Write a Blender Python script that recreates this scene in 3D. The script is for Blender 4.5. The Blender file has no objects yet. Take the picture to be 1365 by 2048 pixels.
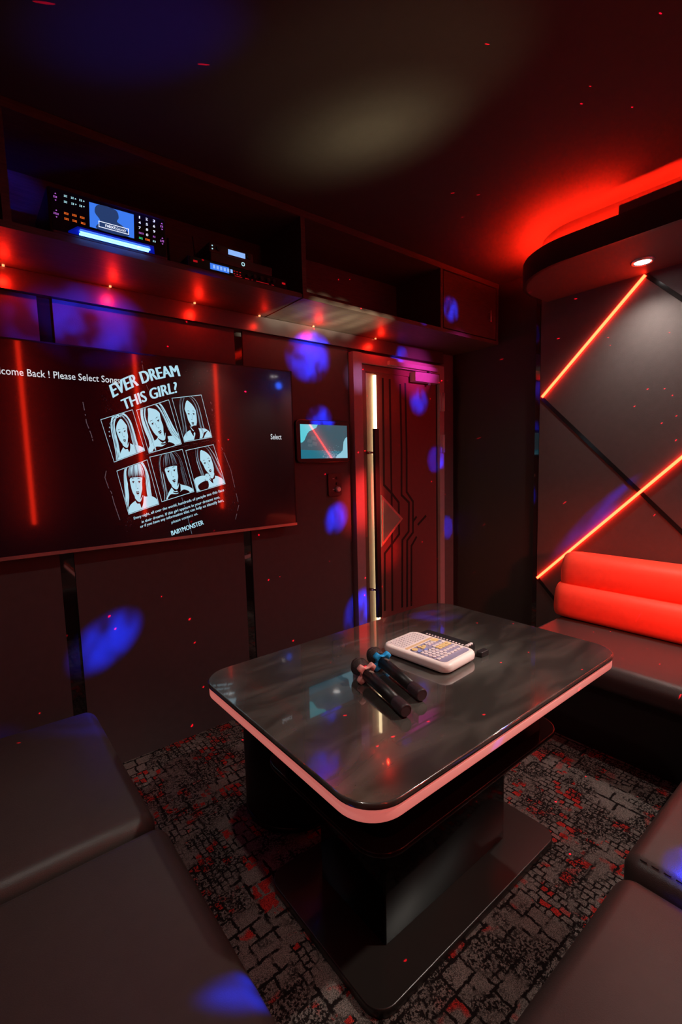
import bpy, math, random
import numpy as np
from mathutils import Vector
random.seed(7)
scene = bpy.context.scene
col = scene.collection

# ------------------------------------------------------------------ camera
F_PX, YAW, PITCH, ROLL, CAM_H = 942.774, 0.6779244, 0.10416055, 0.0260184, 1.4
def cam_axes():
    y, p, r = YAW, PITCH, ROLL
    f = np.array([math.cos(p)*math.sin(y), math.cos(p)*math.cos(y), -math.sin(p)])
    rt = np.array([math.cos(y), -math.sin(y), 0.0]); dn = np.cross(f, rt)
    return np.array([rt*math.cos(r)+dn*math.sin(r), dn*math.cos(r)-rt*math.sin(r), f])
AX = cam_axes()
cam_data = bpy.data.cameras.new('camera'); cam = bpy.data.objects.new('camera', cam_data); col.objects.link(cam)
cam_data.sensor_fit = 'VERTICAL'; cam_data.sensor_height = 36.0; cam_data.sensor_width = 24.0
cam_data.lens = F_PX/2048*36.0; cam_data.clip_start = 0.02
from mathutils import Matrix
r_, d_, f_ = AX
cam.matrix_world = Matrix(((r_[0], -d_[0], -f_[0], 0), (r_[1], -d_[1], -f_[1], 0), (r_[2], -d_[2], -f_[2], CAM_H), (0, 0, 0, 1)))
scene.camera = cam
def ray(x, y): return AX.T @ np.array([x-682.5, y-1024.0, F_PX])
O_ = np.array([0, 0, CAM_H])
def onY(x, y, b): d = ray(x, y); return O_ + d*b/d[1]
def onZ(x, y, z): d = ray(x, y); return O_ + d*(z-CAM_H)/d[2]
def onX(x, y, a): d = ray(x, y); return O_ + d*a/d[0]

# ------------------------------------------------------------------ world and view
w = bpy.data.worlds.new('world'); scene.world = w; w.use_nodes = True
w.node_tree.nodes['Background'].inputs[0].default_value = (0.02, 0.015, 0.015, 1)
w.node_tree.nodes['Background'].inputs[1].default_value = 0.2
vs = scene.view_settings
vs.view_transform = 'Standard'; vs.look = 'None'; vs.gamma = 1; vs.use_curve_mapping = False
vs.exposure = 0.0

# ------------------------------------------------------------------ lights
PARTY = Vector((2.74, 0.14, 2.235))      # party light hanging under the canopy
ADDED_WASH = Vector((1.95, -0.25, 1.20))       # added wash light on the back wall, no such fixture seen
def spot(name, pos, target, watts, size_deg, blend, color, radius=0.01, nodes=None):
    l = bpy.data.lights.new(name, 'SPOT'); l.energy = watts; l.spot_size = math.radians(size_deg); l.spot_blend = blend
    l.color = color; l.shadow_soft_size = radius
    if nodes is not None:      # rippled lens in front of the lamp
        l.use_nodes = True; nt = l.node_tree; e_ = nt.nodes['Emission']; tc = nt.nodes.new('ShaderNodeTexCoord'); mp = nt.nodes.new('ShaderNodeMapping'); no = nt.nodes.new('ShaderNodeTexNoise'); mr = nt.nodes.new('ShaderNodeMapRange')
        mp.inputs['Location'].default_value = (nodes*.7, nodes*.3, 0); mp.inputs['Scale'].default_value = (1.4, .7, 1); no.inputs['Scale'].default_value = 26; no.inputs['Detail'].default_value = 2
        mr.inputs['From Min'].default_value = .36; mr.inputs['From Max'].default_value = .60; mr.inputs['To Min'].default_value = .08; mr.inputs['To Max'].default_value = 1.25
        nt.links.new(tc.outputs['Normal'], mp.inputs[0]); nt.links.new(mp.outputs[0], no.inputs['Vector']); nt.links.new(no.outputs['Fac'], mr.inputs['Value']); nt.links.new(mr.outputs[0], e_.inputs['Strength'])
    o = bpy.data.objects.new(name, l); col.objects.link(o); o.location = pos
    o.rotation_euler = (Vector(target)-Vector(pos)).to_track_quat('-Z', 'Y').to_euler()
    return o
BLUE = (0.0, 0.03, 1.0)
blue_spots = [ # target, watts, cone degrees
    ((0.46, 2.33, 2.00), 90, 5.5), ((0.46, 2.33, 0.61), 210, 3.0), ((1.66, 2.33, 2.02), 130, 5.4), ((1.72, 2.33, 1.66), 110, 3.2),
    ((1.83, 2.33, 1.05), 130, 3.2), ((1.98, 2.33, 0.40), 110, 3.4), ((2.61, 2.33, 1.82), 90, 4.2), ((2.78, 2.33, 1.40), 80, 3.6),
    ((2.94, 2.33, 0.88), 60, 3.0), ((2.42, 2.30, 2.12), 60, 2.6), ((1.47, 2.25, 2.33), 80, 3.0), ((2.23, 1.95, 2.24), 50, 1.8),
    ((2.50, 1.94, 2.34), 60, 4.0), ((1.22, 0.27, 0.45), 120, 2.3), ((0.29, 1.98, 0.45), 30, 4.2),
    ((1.56, 1.29, 0.73), 30, 3.4), ((0.97, 0.612, 0.685), 45, 0.76), ((3.0, 1.22, 1.06), 70, 3.2), ((0.30,2.2,2.47),25,4.2),
]
for k, (t, wts, deg) in enumerate(blue_spots):
    spot('party_beam', PARTY, t, wts*26, deg*1.35, 1.0, BLUE, nodes=k+1)
for we, wd in ((110, 6), (130, 11), (110, 16)): spot('warm_beam', ADDED_WASH, (1.28, 1.38, 2.6), we, wd, 1.0, (1.0, 0.80, 0.42), 0.03)
spot('blue_bench_beam', ADDED_WASH, (0.335, 0.71, 0.45), 3200, 2.3, 1.0, BLUE, nodes=40)
spot('blue_ceiling_beam', ADDED_WASH, (0.50, 1.44, 2.6), 250, 9, 1.0, (0.0, 0.03, 1.0), 0.03)
spot('warm_beam', ADDED_WASH, (1.14, 1.15, 2.6), 50, 22, 1.0, (1.0, 0.78, 0.40), 0.03)
spot('red_beam_door', PARTY, (2.05, 2.3, 1.15), 800, 10, 1.0, (1.0, 0.035, 0.03), 0.03)
spot('red_beam_door', PARTY, (2.28, 2.3, 0.78), 420, 6, 1.0, (1.0, 0.02, 0.02), 0.02)
spot('magenta_beam_door', PARTY, (2.56, 2.28, 2.03), 420, 11, 1.0, (1.0, 0.06, 0.65), 0.03)
spot('red_fill_backrest', ADDED_WASH, (2.80, 0.90, 0.66), 150, 50, 1.0, (1.0, 0.07, 0.03), 0.04)  # added beam that brightens the red backrest
for wx, we in ((1.44, 800), (1.56, 1000), (1.68, 1500), (1.80, 1500), (1.92, 800)): spot('bounce_fill_beam', ADDED_WASH, (wx, 2.12, 2.19), we, 5.2, 1.0, (1.0, 0.84, 0.58), 0.01)  # added beams in place of light reflected up onto the cabinet underside
spot('wash_beam_wall', ADDED_WASH, (2.015, 2.3, 1.93), 220, 4.5, 1.0, (0.65, 0.45, 1.0), 0.02)
# laser star projector: one lamp whose own emission is a pattern of fine red rays
ls = bpy.data.lights.new('laser_stars', 'POINT'); ls.energy = 9000; ls.color = (1, 0.02, 0.10); ls.shadow_soft_size = 0.0
lo = bpy.data.objects.new('laser_stars', ls); lo.location = PARTY + Vector((0.0, 0.03, -0.02)); col.objects.link(lo)
ls.use_nodes = True; nt = ls.node_tree; em = nt.nodes['Emission']
tc = nt.nodes.new('ShaderNodeTexCoord'); vo = nt.nodes.new('ShaderNodeTexVoronoi'); vo.inputs['Scale'].default_value = 32
lt = nt.nodes.new('ShaderNodeMath'); lt.operation = 'LESS_THAN'; lt.inputs[1].default_value = 0.045
nt.links.new(tc.outputs['Normal'], vo.inputs['Vector']); nt.links.new(vo.outputs['Distance'], lt.inputs[0])
ml = nt.nodes.new('ShaderNodeMath'); ml.operation = 'MULTIPLY'; ml.inputs[1].default_value = 1.0
nt.links.new(lt.outputs[0], ml.inputs[0]); nt.links.new(ml.outputs[0], em.inputs['Strength']); em.inputs['Color'].default_value = (1, 0.02, 0.12, 1)
DOWN = [((2.80, 0.975, 2.38), 34.0), ((2.83, -0.12, 2.38), 30.0), ((2.15, -0.2, 2.60), 36.0), ((0.15, 0.75, 2.60), 26.0)]  # last entry is an added fill for soft ambient light
spot('table_fill_beam', (2.15, -0.2, 2.57), (1.24, 1.06, 0.74), 170, 13, 1.0, (1.0, 0.86, 0.78), 0.03)  # added fill beams, brightening the remote and the table haze
spot('table_fill_beam', (2.15, -0.2, 2.57), (1.02, 0.95, 0.73), 95, 32, 1.0, (1.0, 0.90, 0.78), 0.03)
for p, wt in DOWN:
    spot('downlight_beam', (p[0], p[1], p[2]-0.02), (p[0], p[1], 0), wt, 130, 1.0, (1.0, 0.90, 0.80), 0.03)

# ------------------------------------------------------------------ materials
def new_mat(name):
    m = bpy.data.materials.new(name); m.use_nodes = True; return m, m.node_tree, m.node_tree.nodes['Principled BSDF']
def mat(name, base, rough=0.5, metal=0.0, emit=None, es=0.0, coat=0.0, coat_rough=0.03, ior=1.45, var=0.12, scale=30, bump=0.0, bscale=200, trans=0.0):
    m, nt, b = new_mat(name)
    b.inputs['Roughness'].default_value = rough; b.inputs['Metallic'].default_value = metal; b.inputs['IOR'].default_value = ior
    b.inputs['Coat Weight'].default_value = coat; b.inputs['Coat Roughness'].default_value = coat_rough
    b.inputs['Transmission Weight'].default_value = trans
    if emit is not None:
        b.inputs['Emission Color'].default_value = (*emit, 1); b.inputs['Emission Strength'].default_value = es
    tc = nt.nodes.new('ShaderNodeTexCoord')
    n = nt.nodes.new('ShaderNodeTexNoise'); n.inputs['Scale'].default_value = scale; n.inputs['Detail'].default_value = 4
    r = nt.nodes.new('ShaderNodeValToRGB')
    lo = tuple(c*(1-var) for c in base); hi = tuple(min(1, c*(1+var)) for c in base)
    r.color_ramp.elements[0].color = (*lo, 1); r.color_ramp.elements[1].color = (*hi, 1)
    nt.links.new(tc.outputs['Object'], n.inputs['Vector']); nt.links.new(n.outputs['Fac'], r.inputs['Fac']); nt.links.new(r.outputs['Color'], b.inputs['Base Color'])
    if bump:
        n2 = nt.nodes.new('ShaderNodeTexNoise'); n2.inputs['Scale'].default_value = bscale; n2.inputs['Detail'].default_value = 3
        bp = nt.nodes.new('ShaderNodeBump'); bp.inputs['Strength'].default_value = bump; bp.inputs['Distance'].default_value = 0.002
        nt.links.new(tc.outputs['Object'], n2.inputs['Vector']); nt.links.new(n2.outputs['Fac'], bp.inputs['Height']); nt.links.new(bp.outputs['Normal'], b.inputs['Normal'])
    return m
M = {}
M['wall'] = mat('wall_covering', (0.085, 0.060, 0.064), 0.75, bump=0.25, bscale=350)
M['side_wall'] = mat('side_wall_panel', (0.080, 0.064, 0.062), 0.72, bump=0.3, bscale=300)
M['dark_wall'] = mat('dark_wall', (0.022, 0.018, 0.018), 0.7, bump=0.2)
M['ceiling'] = mat('ceiling_paint', (0.032, 0.030, 0.030), 0.8, bump=0.1)
M['canopy'] = mat('canopy_paint', (0.05, 0.045, 0.045), 0.6)
M['canopy_edge'] = mat('canopy_edge_band', (0.012, 0.011, 0.011), 0.45)
M['mirror'] = mat('black_mirror', (0.012, 0.010, 0.010), 0.04, ior=2.2, var=0.05)
M['gloss'] = mat('gloss_black_laminate', (0.014, 0.012, 0.012), 0.14, ior=1.5, var=0.2)
M['satin_strip'] = mat('satin_black_strip', (0.03, 0.022, 0.022), 0.38, ior=1.9, var=0.2)
M['black'] = mat('black_plastic', (0.012, 0.012, 0.013), 0.4)
M['column'] = mat('black_column', (0.003, 0.0026, 0.0026), 0.10, ior=1.2)
M['base'] = mat('black_base_plate', (0.024, 0.020, 0.018), 0.30, ior=1.7)
M['rubber'] = mat('black_rubber', (0.02, 0.02, 0.02), 0.65)
M['leather'] = mat('dark_leather', (0.058, 0.045, 0.042), 0.42, bump=0.25, bscale=420, ior=1.5)
M['red_leather'] = mat('red_leather', (0.90, 0.105, 0.055), 0.5, bump=0.2, bscale=420)
M['plinth'] = mat('plinth_laminate', (0.012, 0.011, 0.011), 0.5)
M['door'] = mat('door_paint', (0.15, 0.040, 0.042), 0.32, bump=0.1, ior=1.5)
M['jamb'] = mat('door_frame_paint', (0.30, 0.20, 0.22), 0.38)
M['groove'] = mat('door_groove', (0.006, 0.005, 0.005), 0.6)
M['cream'] = mat('frosted_panel', (0.46, 0.42, 0.33), 0.35)
M['silver'] = mat('brushed_metal', (0.55, 0.53, 0.52), 0.28, metal=0.9, bump=0.05)
M['grey_glass'] = mat('grey_pane', (0.20, 0.175, 0.15), 0.35)
M['pink_metal'] = mat('grey_cast_metal', (0.42, 0.30, 0.36), 0.38, metal=0.4)
M['warm_tube'] = mat('warm_white_tube', (0.9, 0.85, 0.7), 0.5, emit=(1.0, 0.78, 0.44), es=5.5)
M['red_tube'] = mat('red_neon', (0.9, 0.1, 0.05), 0.5, emit=(1.0, 0.0195, 0.006), es=34.0)
M['red_wide'] = mat('red_neon_wide', (0.9, 0.1, 0.05), 0.5, emit=(1.0, 0.022, 0.006), es=17.5)
M['cove'] = mat('red_cove_strip', (0.9, 0.1, 0.05), 0.5, emit=(1.0, 0.012, 0.003), es=520.0)
M['red_glint'] = mat('red_glint_emitter', (0.9, 0.2, 0.1), 0.5, emit=(1.0, 0.16, 0.06), es=4.0)  # glow given to the reflected red glints under the cabinet
M['downlight'] = mat('downlight_lens', (1, 1, 1), 0.5, emit=(1.0, 0.96, 0.92), es=22.0)
M['edge_glow'] = mat('frosted_edge', (0.75, 0.55, 0.52), 0.35, emit=(1.0, 0.24, 0.20), es=0.44)
M['screen'] = mat('screen_glass', (0.006, 0.003, 0.006), 0.20, ior=1.55, coat=1.0, coat_rough=0.055, emit=(0.10, 0.0, 0.03), es=0.02)
M['print'] = mat('screen_light_image', (0.01, 0.01, 0.01), 0.20, ior=1.55, coat=1.0, coat_rough=0.055, emit=(0.38, 0.66, 0.78), es=1.1)
M['print_dim'] = mat('screen_dim_image', (0.01, 0.01, 0.01), 0.20, ior=1.55, coat=1.0, coat_rough=0.055, emit=(0.25, 0.40, 0.52), es=0.55)
M['print_wear'] = mat('screen_faint_image', (0.01, 0.01, 0.01), 0.20, ior=1.55, coat=1.0, coat_rough=0.055, emit=(0.30, 0.22, 0.26), es=0.35)
M['print_white'] = mat('screen_white_text', (0.01, 0.01, 0.01), 0.20, ior=1.55, coat=1.0, coat_rough=0.055, emit=(0.80, 0.90, 0.96), es=0.85)
M['tab_bg'] = mat('tablet_image', (0.01, 0.01, 0.01), 0.1, coat=1.0, coat_rough=0.01, emit=(0.045, 0.10, 0.13), es=1.0)
M['tab_low'] = mat('tablet_teal', (0.01, 0.01, 0.01), 0.1, coat=1.0, coat_rough=0.01, emit=(0.01, 0.17, 0.25), es=1.0)
M['tab_cyan'] = mat('tablet_cyan', (0.01, 0.01, 0.01), 0.1, coat=1.0, coat_rough=0.01, emit=(0.10, 0.62, 0.72), es=1.0)
M['tab_sky'] = mat('tablet_sky', (0.01, 0.01, 0.01), 0.1, coat=1.0, coat_rough=0.01, emit=(0.28, 0.60, 0.72), es=1.0)
M['lcd'] = mat('lcd_blue', (0.01, 0.01, 0.02), 0.2, emit=(0.05, 0.22, 0.95), es=0.9)
M['lcd_pale'] = mat('lcd_pale', (0.01, 0.01, 0.02), 0.2, emit=(0.28, 0.50, 1.0), es=0.95)
M['lcd_dark'] = mat('lcd_shadow', (0.01, 0.01, 0.02), 0.2, emit=(0.02, 0.05, 0.16), es=0.9)
M['key_white'] = mat('key_white', (0.5, 0.5, 0.5), 0.4, emit=(0.75, 0.85, 1.0), es=1.1)
M['key_cyan'] = mat('key_cyan', (0.5, 0.5, 0.5), 0.4, emit=(0.45, 0.9, 1.0), es=0.9)
M['key_orange'] = mat('key_orange', (0.5, 0.2, 0.05), 0.4, emit=(1.0, 0.17, 0.02), es=0.9)
M['key_violet'] = mat('key_violet', (0.4, 0.1, 0.5), 0.4, emit=(0.55, 0.16, 0.75), es=0.8)
M['key_green'] = mat('key_green', (0.1, 0.5, 0.2), 0.4, emit=(0.02, 0.75, 0.28), es=0.9)
M['key_red'] = mat('key_red', (0.5, 0.05, 0.05), 0.4, emit=(0.75, 0.01, 0.02), es=0.35)
M['blue_tube'] = mat('blue_tube', (0.2, 0.4, 1), 0.4, emit=(0.10, 0.30, 1.0), es=6.0)
M['blue_plastic'] = mat('clear_blue_plastic', (0.02, 0.04, 0.5), 0.12, emit=(0.0, 0.02, 0.9), es=0.25)
M['device'] = mat('device_plastic', (0.035, 0.025, 0.030), 0.35)
M['device_face'] = mat('device_face', (0.010, 0.006, 0.010), 0.2)
M['white_plastic'] = mat('white_plastic', (0.85, 0.74, 0.70), 0.30, var=0.04)
M['key_grey'] = mat('lilac_keypad', (0.28, 0.25, 0.36), 0.3)
M['cap_white'] = mat('keycap_pale', (0.70, 0.60, 0.60), 0.4)
M['cap_yellow'] = mat('keycap_yellow', (0.70, 0.50, 0.22), 0.4)
M['cap_blue'] = mat('keycap_blue', (0.22, 0.26, 0.55), 0.4)
M['ink'] = mat('dark_print', (0.10, 0.07, 0.09), 0.5)
M['tan'] = mat('tan_print', (0.62, 0.42, 0.25), 0.5)
M['pink_silicone'] = mat('pink_silicone', (0.88, 0.42, 0.38), 0.45)
M['blue_silicone'] = mat('blue_silicone', (0.02, 0.42, 0.95), 0.45)
M['grille'] = mat('mic_grille', (0.10, 0.075, 0.07), 0.35, metal=0.7)
M['chrome'] = mat('chrome', (0.75, 0.75, 0.75), 0.12, metal=1.0)
M['mic_end'] = mat('mic_end_cap', (0.045, 0.030, 0.035), 0.45)

# wire mesh look of the microphone grille
def grille_nodes():
    m = M['grille']; nt = m.node_tree; b = nt.nodes['Principled BSDF']
    tc = nt.nodes.new('ShaderNodeTexCoord'); v = nt.nodes.new('ShaderNodeTexVoronoi'); v.inputs['Scale'].default_value = 420
    bp = nt.nodes.new('ShaderNodeBump'); bp.inputs['Strength'].default_value = 0.9; bp.inputs['Distance'].default_value = 0.002
    nt.links.new(tc.outputs['Object'], v.inputs['Vector']); nt.links.new(v.outputs['Distance'], bp.inputs['Height']); nt.links.new(bp.outputs['Normal'], b.inputs['Normal'])
grille_nodes()

def wood_mat():
    m, nt, b = new_mat('dark_wood_laminate'); b.inputs['Roughness'].default_value = 0.55
    tc = nt.nodes.new('ShaderNodeTexCoord'); mp = nt.nodes.new('ShaderNodeMapping'); mp.inputs['Scale'].default_value = (4, 60, 60)
    n = nt.nodes.new('ShaderNodeTexNoise'); n.inputs['Scale'].default_value = 3; n.inputs['Detail'].default_value = 6
    r = nt.nodes.new('ShaderNodeValToRGB'); r.color_ramp.elements[0].position = 0.3; r.color_ramp.elements[1].position = 0.75
    r.color_ramp.elements[0].color = (0.032, 0.024, 0.018, 1); r.color_ramp.elements[1].color = (0.07, 0.054, 0.040, 1)
    bp = nt.nodes.new('ShaderNodeBump'); bp.inputs['Strength'].default_value = 0.15; bp.inputs['Distance'].default_value = 0.002
    L = nt.links; L.new(tc.outputs['Object'], mp.inputs['Vector']); L.new(mp.outputs['Vector'], n.inputs['Vector']); L.new(n.outputs['Fac'], r.inputs['Fac'])
    L.new(r.outputs['Color'], b.inputs['Base Color']); L.new(n.outputs['Fac'], bp.inputs['Height']); L.new(bp.outputs['Normal'], b.inputs['Normal'])
    return m
M['wood'] = wood_mat()

def glass_top_mat():   # black glass: wipe smears, with reflected haze put into the base colour
    m, nt, b = new_mat('black_table_glass'); b.inputs['IOR'].default_value = 1.65
    b.inputs['Base Color'].default_value = (0.012, 0.011, 0.012, 1); b.inputs['Coat Weight'].default_value = 1.0; b.inputs['Coat IOR'].default_value = 1.8; b.inputs['Coat Roughness'].default_value = 0.03
    tc = nt.nodes.new('ShaderNodeTexCoord'); mp = nt.nodes.new('ShaderNodeMapping'); mp.inputs['Scale'].default_value = (2.2, 7, 1); mp.inputs['Rotation'].default_value = (0, 0, 0.5)
    n = nt.nodes.new('ShaderNodeTexNoise'); n.inputs['Scale'].default_value = 1.6; n.inputs['Detail'].default_value = 5; n.inputs['Distortion'].default_value = 0.8
    r = nt.nodes.new('ShaderNodeMapRange'); r.inputs['From Min'].default_value = 0.35; r.inputs['From Max'].default_value = 0.7; r.inputs['To Min'].default_value = 0.13; r.inputs['To Max'].default_value = 0.22
    c = nt.nodes.new('ShaderNodeValToRGB'); c.color_ramp.elements[0].position = 0.42; c.color_ramp.elements[1].position = 0.75
    c.color_ramp.elements[0].color = (0.050, 0.049, 0.044, 1); c.color_ramp.elements[1].color = (0.125, 0.120, 0.105, 1)
    L = nt.links; L.new(tc.outputs['Object'], mp.inputs['Vector']); L.new(mp.outputs['Vector'], n.inputs['Vector']); L.new(n.outputs['Fac'], r.inputs['Value'])
    L.new(r.outputs['Result'], b.inputs['Roughness']); L.new(n.outputs['Fac'], c.inputs['Fac']); L.new(c.outputs['Color'], b.inputs['Base Color'])
    return m
M['table_glass'] = glass_top_mat()

def carpet_mat():
    m, nt, b = new_mat('patchwork_carpet'); b.inputs['Roughness'].default_value = 0.95; b.inputs['Specular IOR Level'].default_value = 0.1
    N = nt.nodes.new; L = nt.links.new
    tc = N('ShaderNodeTexCoord')
    wn = N('ShaderNodeTexNoise'); wn.inputs['Scale'].default_value = 38; wn.inputs['Detail'].default_value = 5; wn.inputs['Roughness'].default_value = 0.75
    sub = N('ShaderNodeVectorMath'); sub.operation = 'SUBTRACT'; sub.inputs[1].default_value = (0.5, 0.5, 0.5)
    scl = N('ShaderNodeVectorMath'); scl.operation = 'SCALE'; scl.inputs['Scale'].default_value = 0.026
    add = N('ShaderNodeVectorMath'); add.operation = 'ADD'
    L(tc.outputs['Object'], wn.inputs['Vector']); L(wn.outputs['Color'], sub.inputs[0]); L(sub.outputs[0], scl.inputs[0]); L(tc.outputs['Object'], add.inputs[0]); L(scl.outputs[0], add.inputs[1])
    def brick(w_, h_, mort, off, rot=0, shift=(0, 0, 0)):
        mp = N('ShaderNodeMapping'); mp.inputs['Rotation'].default_value = (0, 0, rot); mp.inputs['Location'].default_value = shift
        L(add.outputs[0], mp.inputs['Vector'])
        t = N('ShaderNodeTexBrick'); t.inputs['Scale'].default_value = 1; t.inputs['Brick Width'].default_value = w_; t.inputs['Row Height'].default_value = h_
        t.inputs['Mortar Size'].default_value = mort; t.inputs['Mortar Smooth'].default_value = 0.3; t.offset = off; t.offset_frequency = 2; t.squash = 0.6; t.squash_frequency = 3
        t.inputs['Color1'].default_value = (0, 0, 0, 1); t.inputs['Color2'].default_value = (1, 1, 1, 1); t.inputs['Mortar'].default_value = (0, 0, 0, 1)
        L(mp.outputs[0], t.inputs['Vector']); return t
    A = brick(0.082, 0.058, 0.0050, 0.42); Bk = brick(0.036, 0.024, 0.0034, 0.5, math.pi/2, (0.3, 0.1, 0)); Cc = brick(0.15, 0.095, 0.006, 0.3, math.pi/2, (0.05, 0.02, 0))
    def noise(s, d=2, off=(0, 0, 0)):
        mp = N('ShaderNodeMapping'); mp.inputs['Location'].default_value = off; L(tc.outputs['Object'], mp.inputs['Vector'])
        n = N('ShaderNodeTexNoise'); n.inputs['Scale'].default_value = s; n.inputs['Detail'].default_value = d; L(mp.outputs[0], n.inputs['Vector']); return n
    def ramp(src, p0, p1, c0=(0, 0, 0), c1=(1, 1, 1)):
        r = N('ShaderNodeValToRGB'); r.color_ramp.elements[0].position = p0; r.color_ramp.elements[1].position = p1
        r.color_ramp.elements[0].color = (*c0, 1); r.color_ramp.elements[1].color = (*c1, 1); L(src, r.inputs['Fac']); return r
    def mix(fac, a, b_, mode='MIX'):
        x = N('ShaderNodeMix'); x.data_type = 'RGBA'; x.blend_type = mode
        if hasattr(fac, 'links'): L(fac, x.inputs['Factor'])
        else: x.inputs['Factor'].default_value = fac
        for s, v in ((x.inputs[6], a), (x.inputs[7], b_)):
            if isinstance(v, tuple): s.default_value = (*v, 1)
            else: L(v, s)
        return x.outputs[2]
    zone = ramp(noise(5.5, 1).outputs['Fac'], 0.50, 0.53)          # which weave size
    fac = mix(zone.outputs[0], A.outputs['Fac'], Bk.outputs['Fac'])
    fac = mix(ramp(noise(4, 1, (3, 1, 0)).outputs['Fac'], 0.56, 0.60).outputs[0], fac, Cc.outputs['Fac'])
    fac = mix(ramp(noise(26, 2, (5, 5, 0)).outputs['Fac'], 0.52, 0.62).outputs[0], fac, (0.12, 0.12, 0.12))
    cell = mix(zone.outputs[0], A.outputs['Color'], Bk.outputs['Color'])
    spk = noise(420, 2)
    grey = mix(ramp(spk.outputs['Fac'], 0.35, 0.62).outputs[0], (0.060, 0.050, 0.045), (0.33, 0.275, 0.25))
    grey = mix(ramp(noise(7, 2, (1, 5, 0)).outputs['Fac'], 0.45, 0.62).outputs[0], grey, (0.16, 0.12, 0.12), 'MIX') if False else grey
    red = mix(ramp(spk.outputs['Fac'], 0.35, 0.62).outputs[0], (0.12, 0.008, 0.008), (0.80, 0.050, 0.040))
    rmask_cell = ramp(cell, 0.55, 0.62)
    rmask_zone = ramp(noise(9, 2, (7, 2, 0)).outputs['Fac'], 0.50, 0.56)
    rm = mix(1.0, rmask_cell.outputs[0], rmask_zone.outputs[0], 'MULTIPLY')
    base = mix(rm, grey, red)
    dark = ramp(noise(8, 3, (2, 9, 0)).outputs['Fac'], 0.42, 0.54)
    spk2 = ramp(noise(160, 2, (4, 4, 0)).outputs['Fac'], 0.46, 0.54)
    dmask = mix(1.0, dark.outputs[0], spk2.outputs[0], 'MULTIPLY')
    base = mix(dmask, base, (0.018, 0.013, 0.013))
    base = mix(fac, base, (0.014, 0.010, 0.010))
    L(base, b.inputs['Base Color'])
    bp = N('ShaderNodeBump'); bp.inputs['Strength'].default_value = 0.8; bp.inputs['Distance'].default_value = 0.004; L(spk.outputs['Fac'], bp.inputs['Height']); L(bp.outputs['Normal'], b.inputs['Normal'])
    return m
M['carpet'] = carpet_mat()

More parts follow.
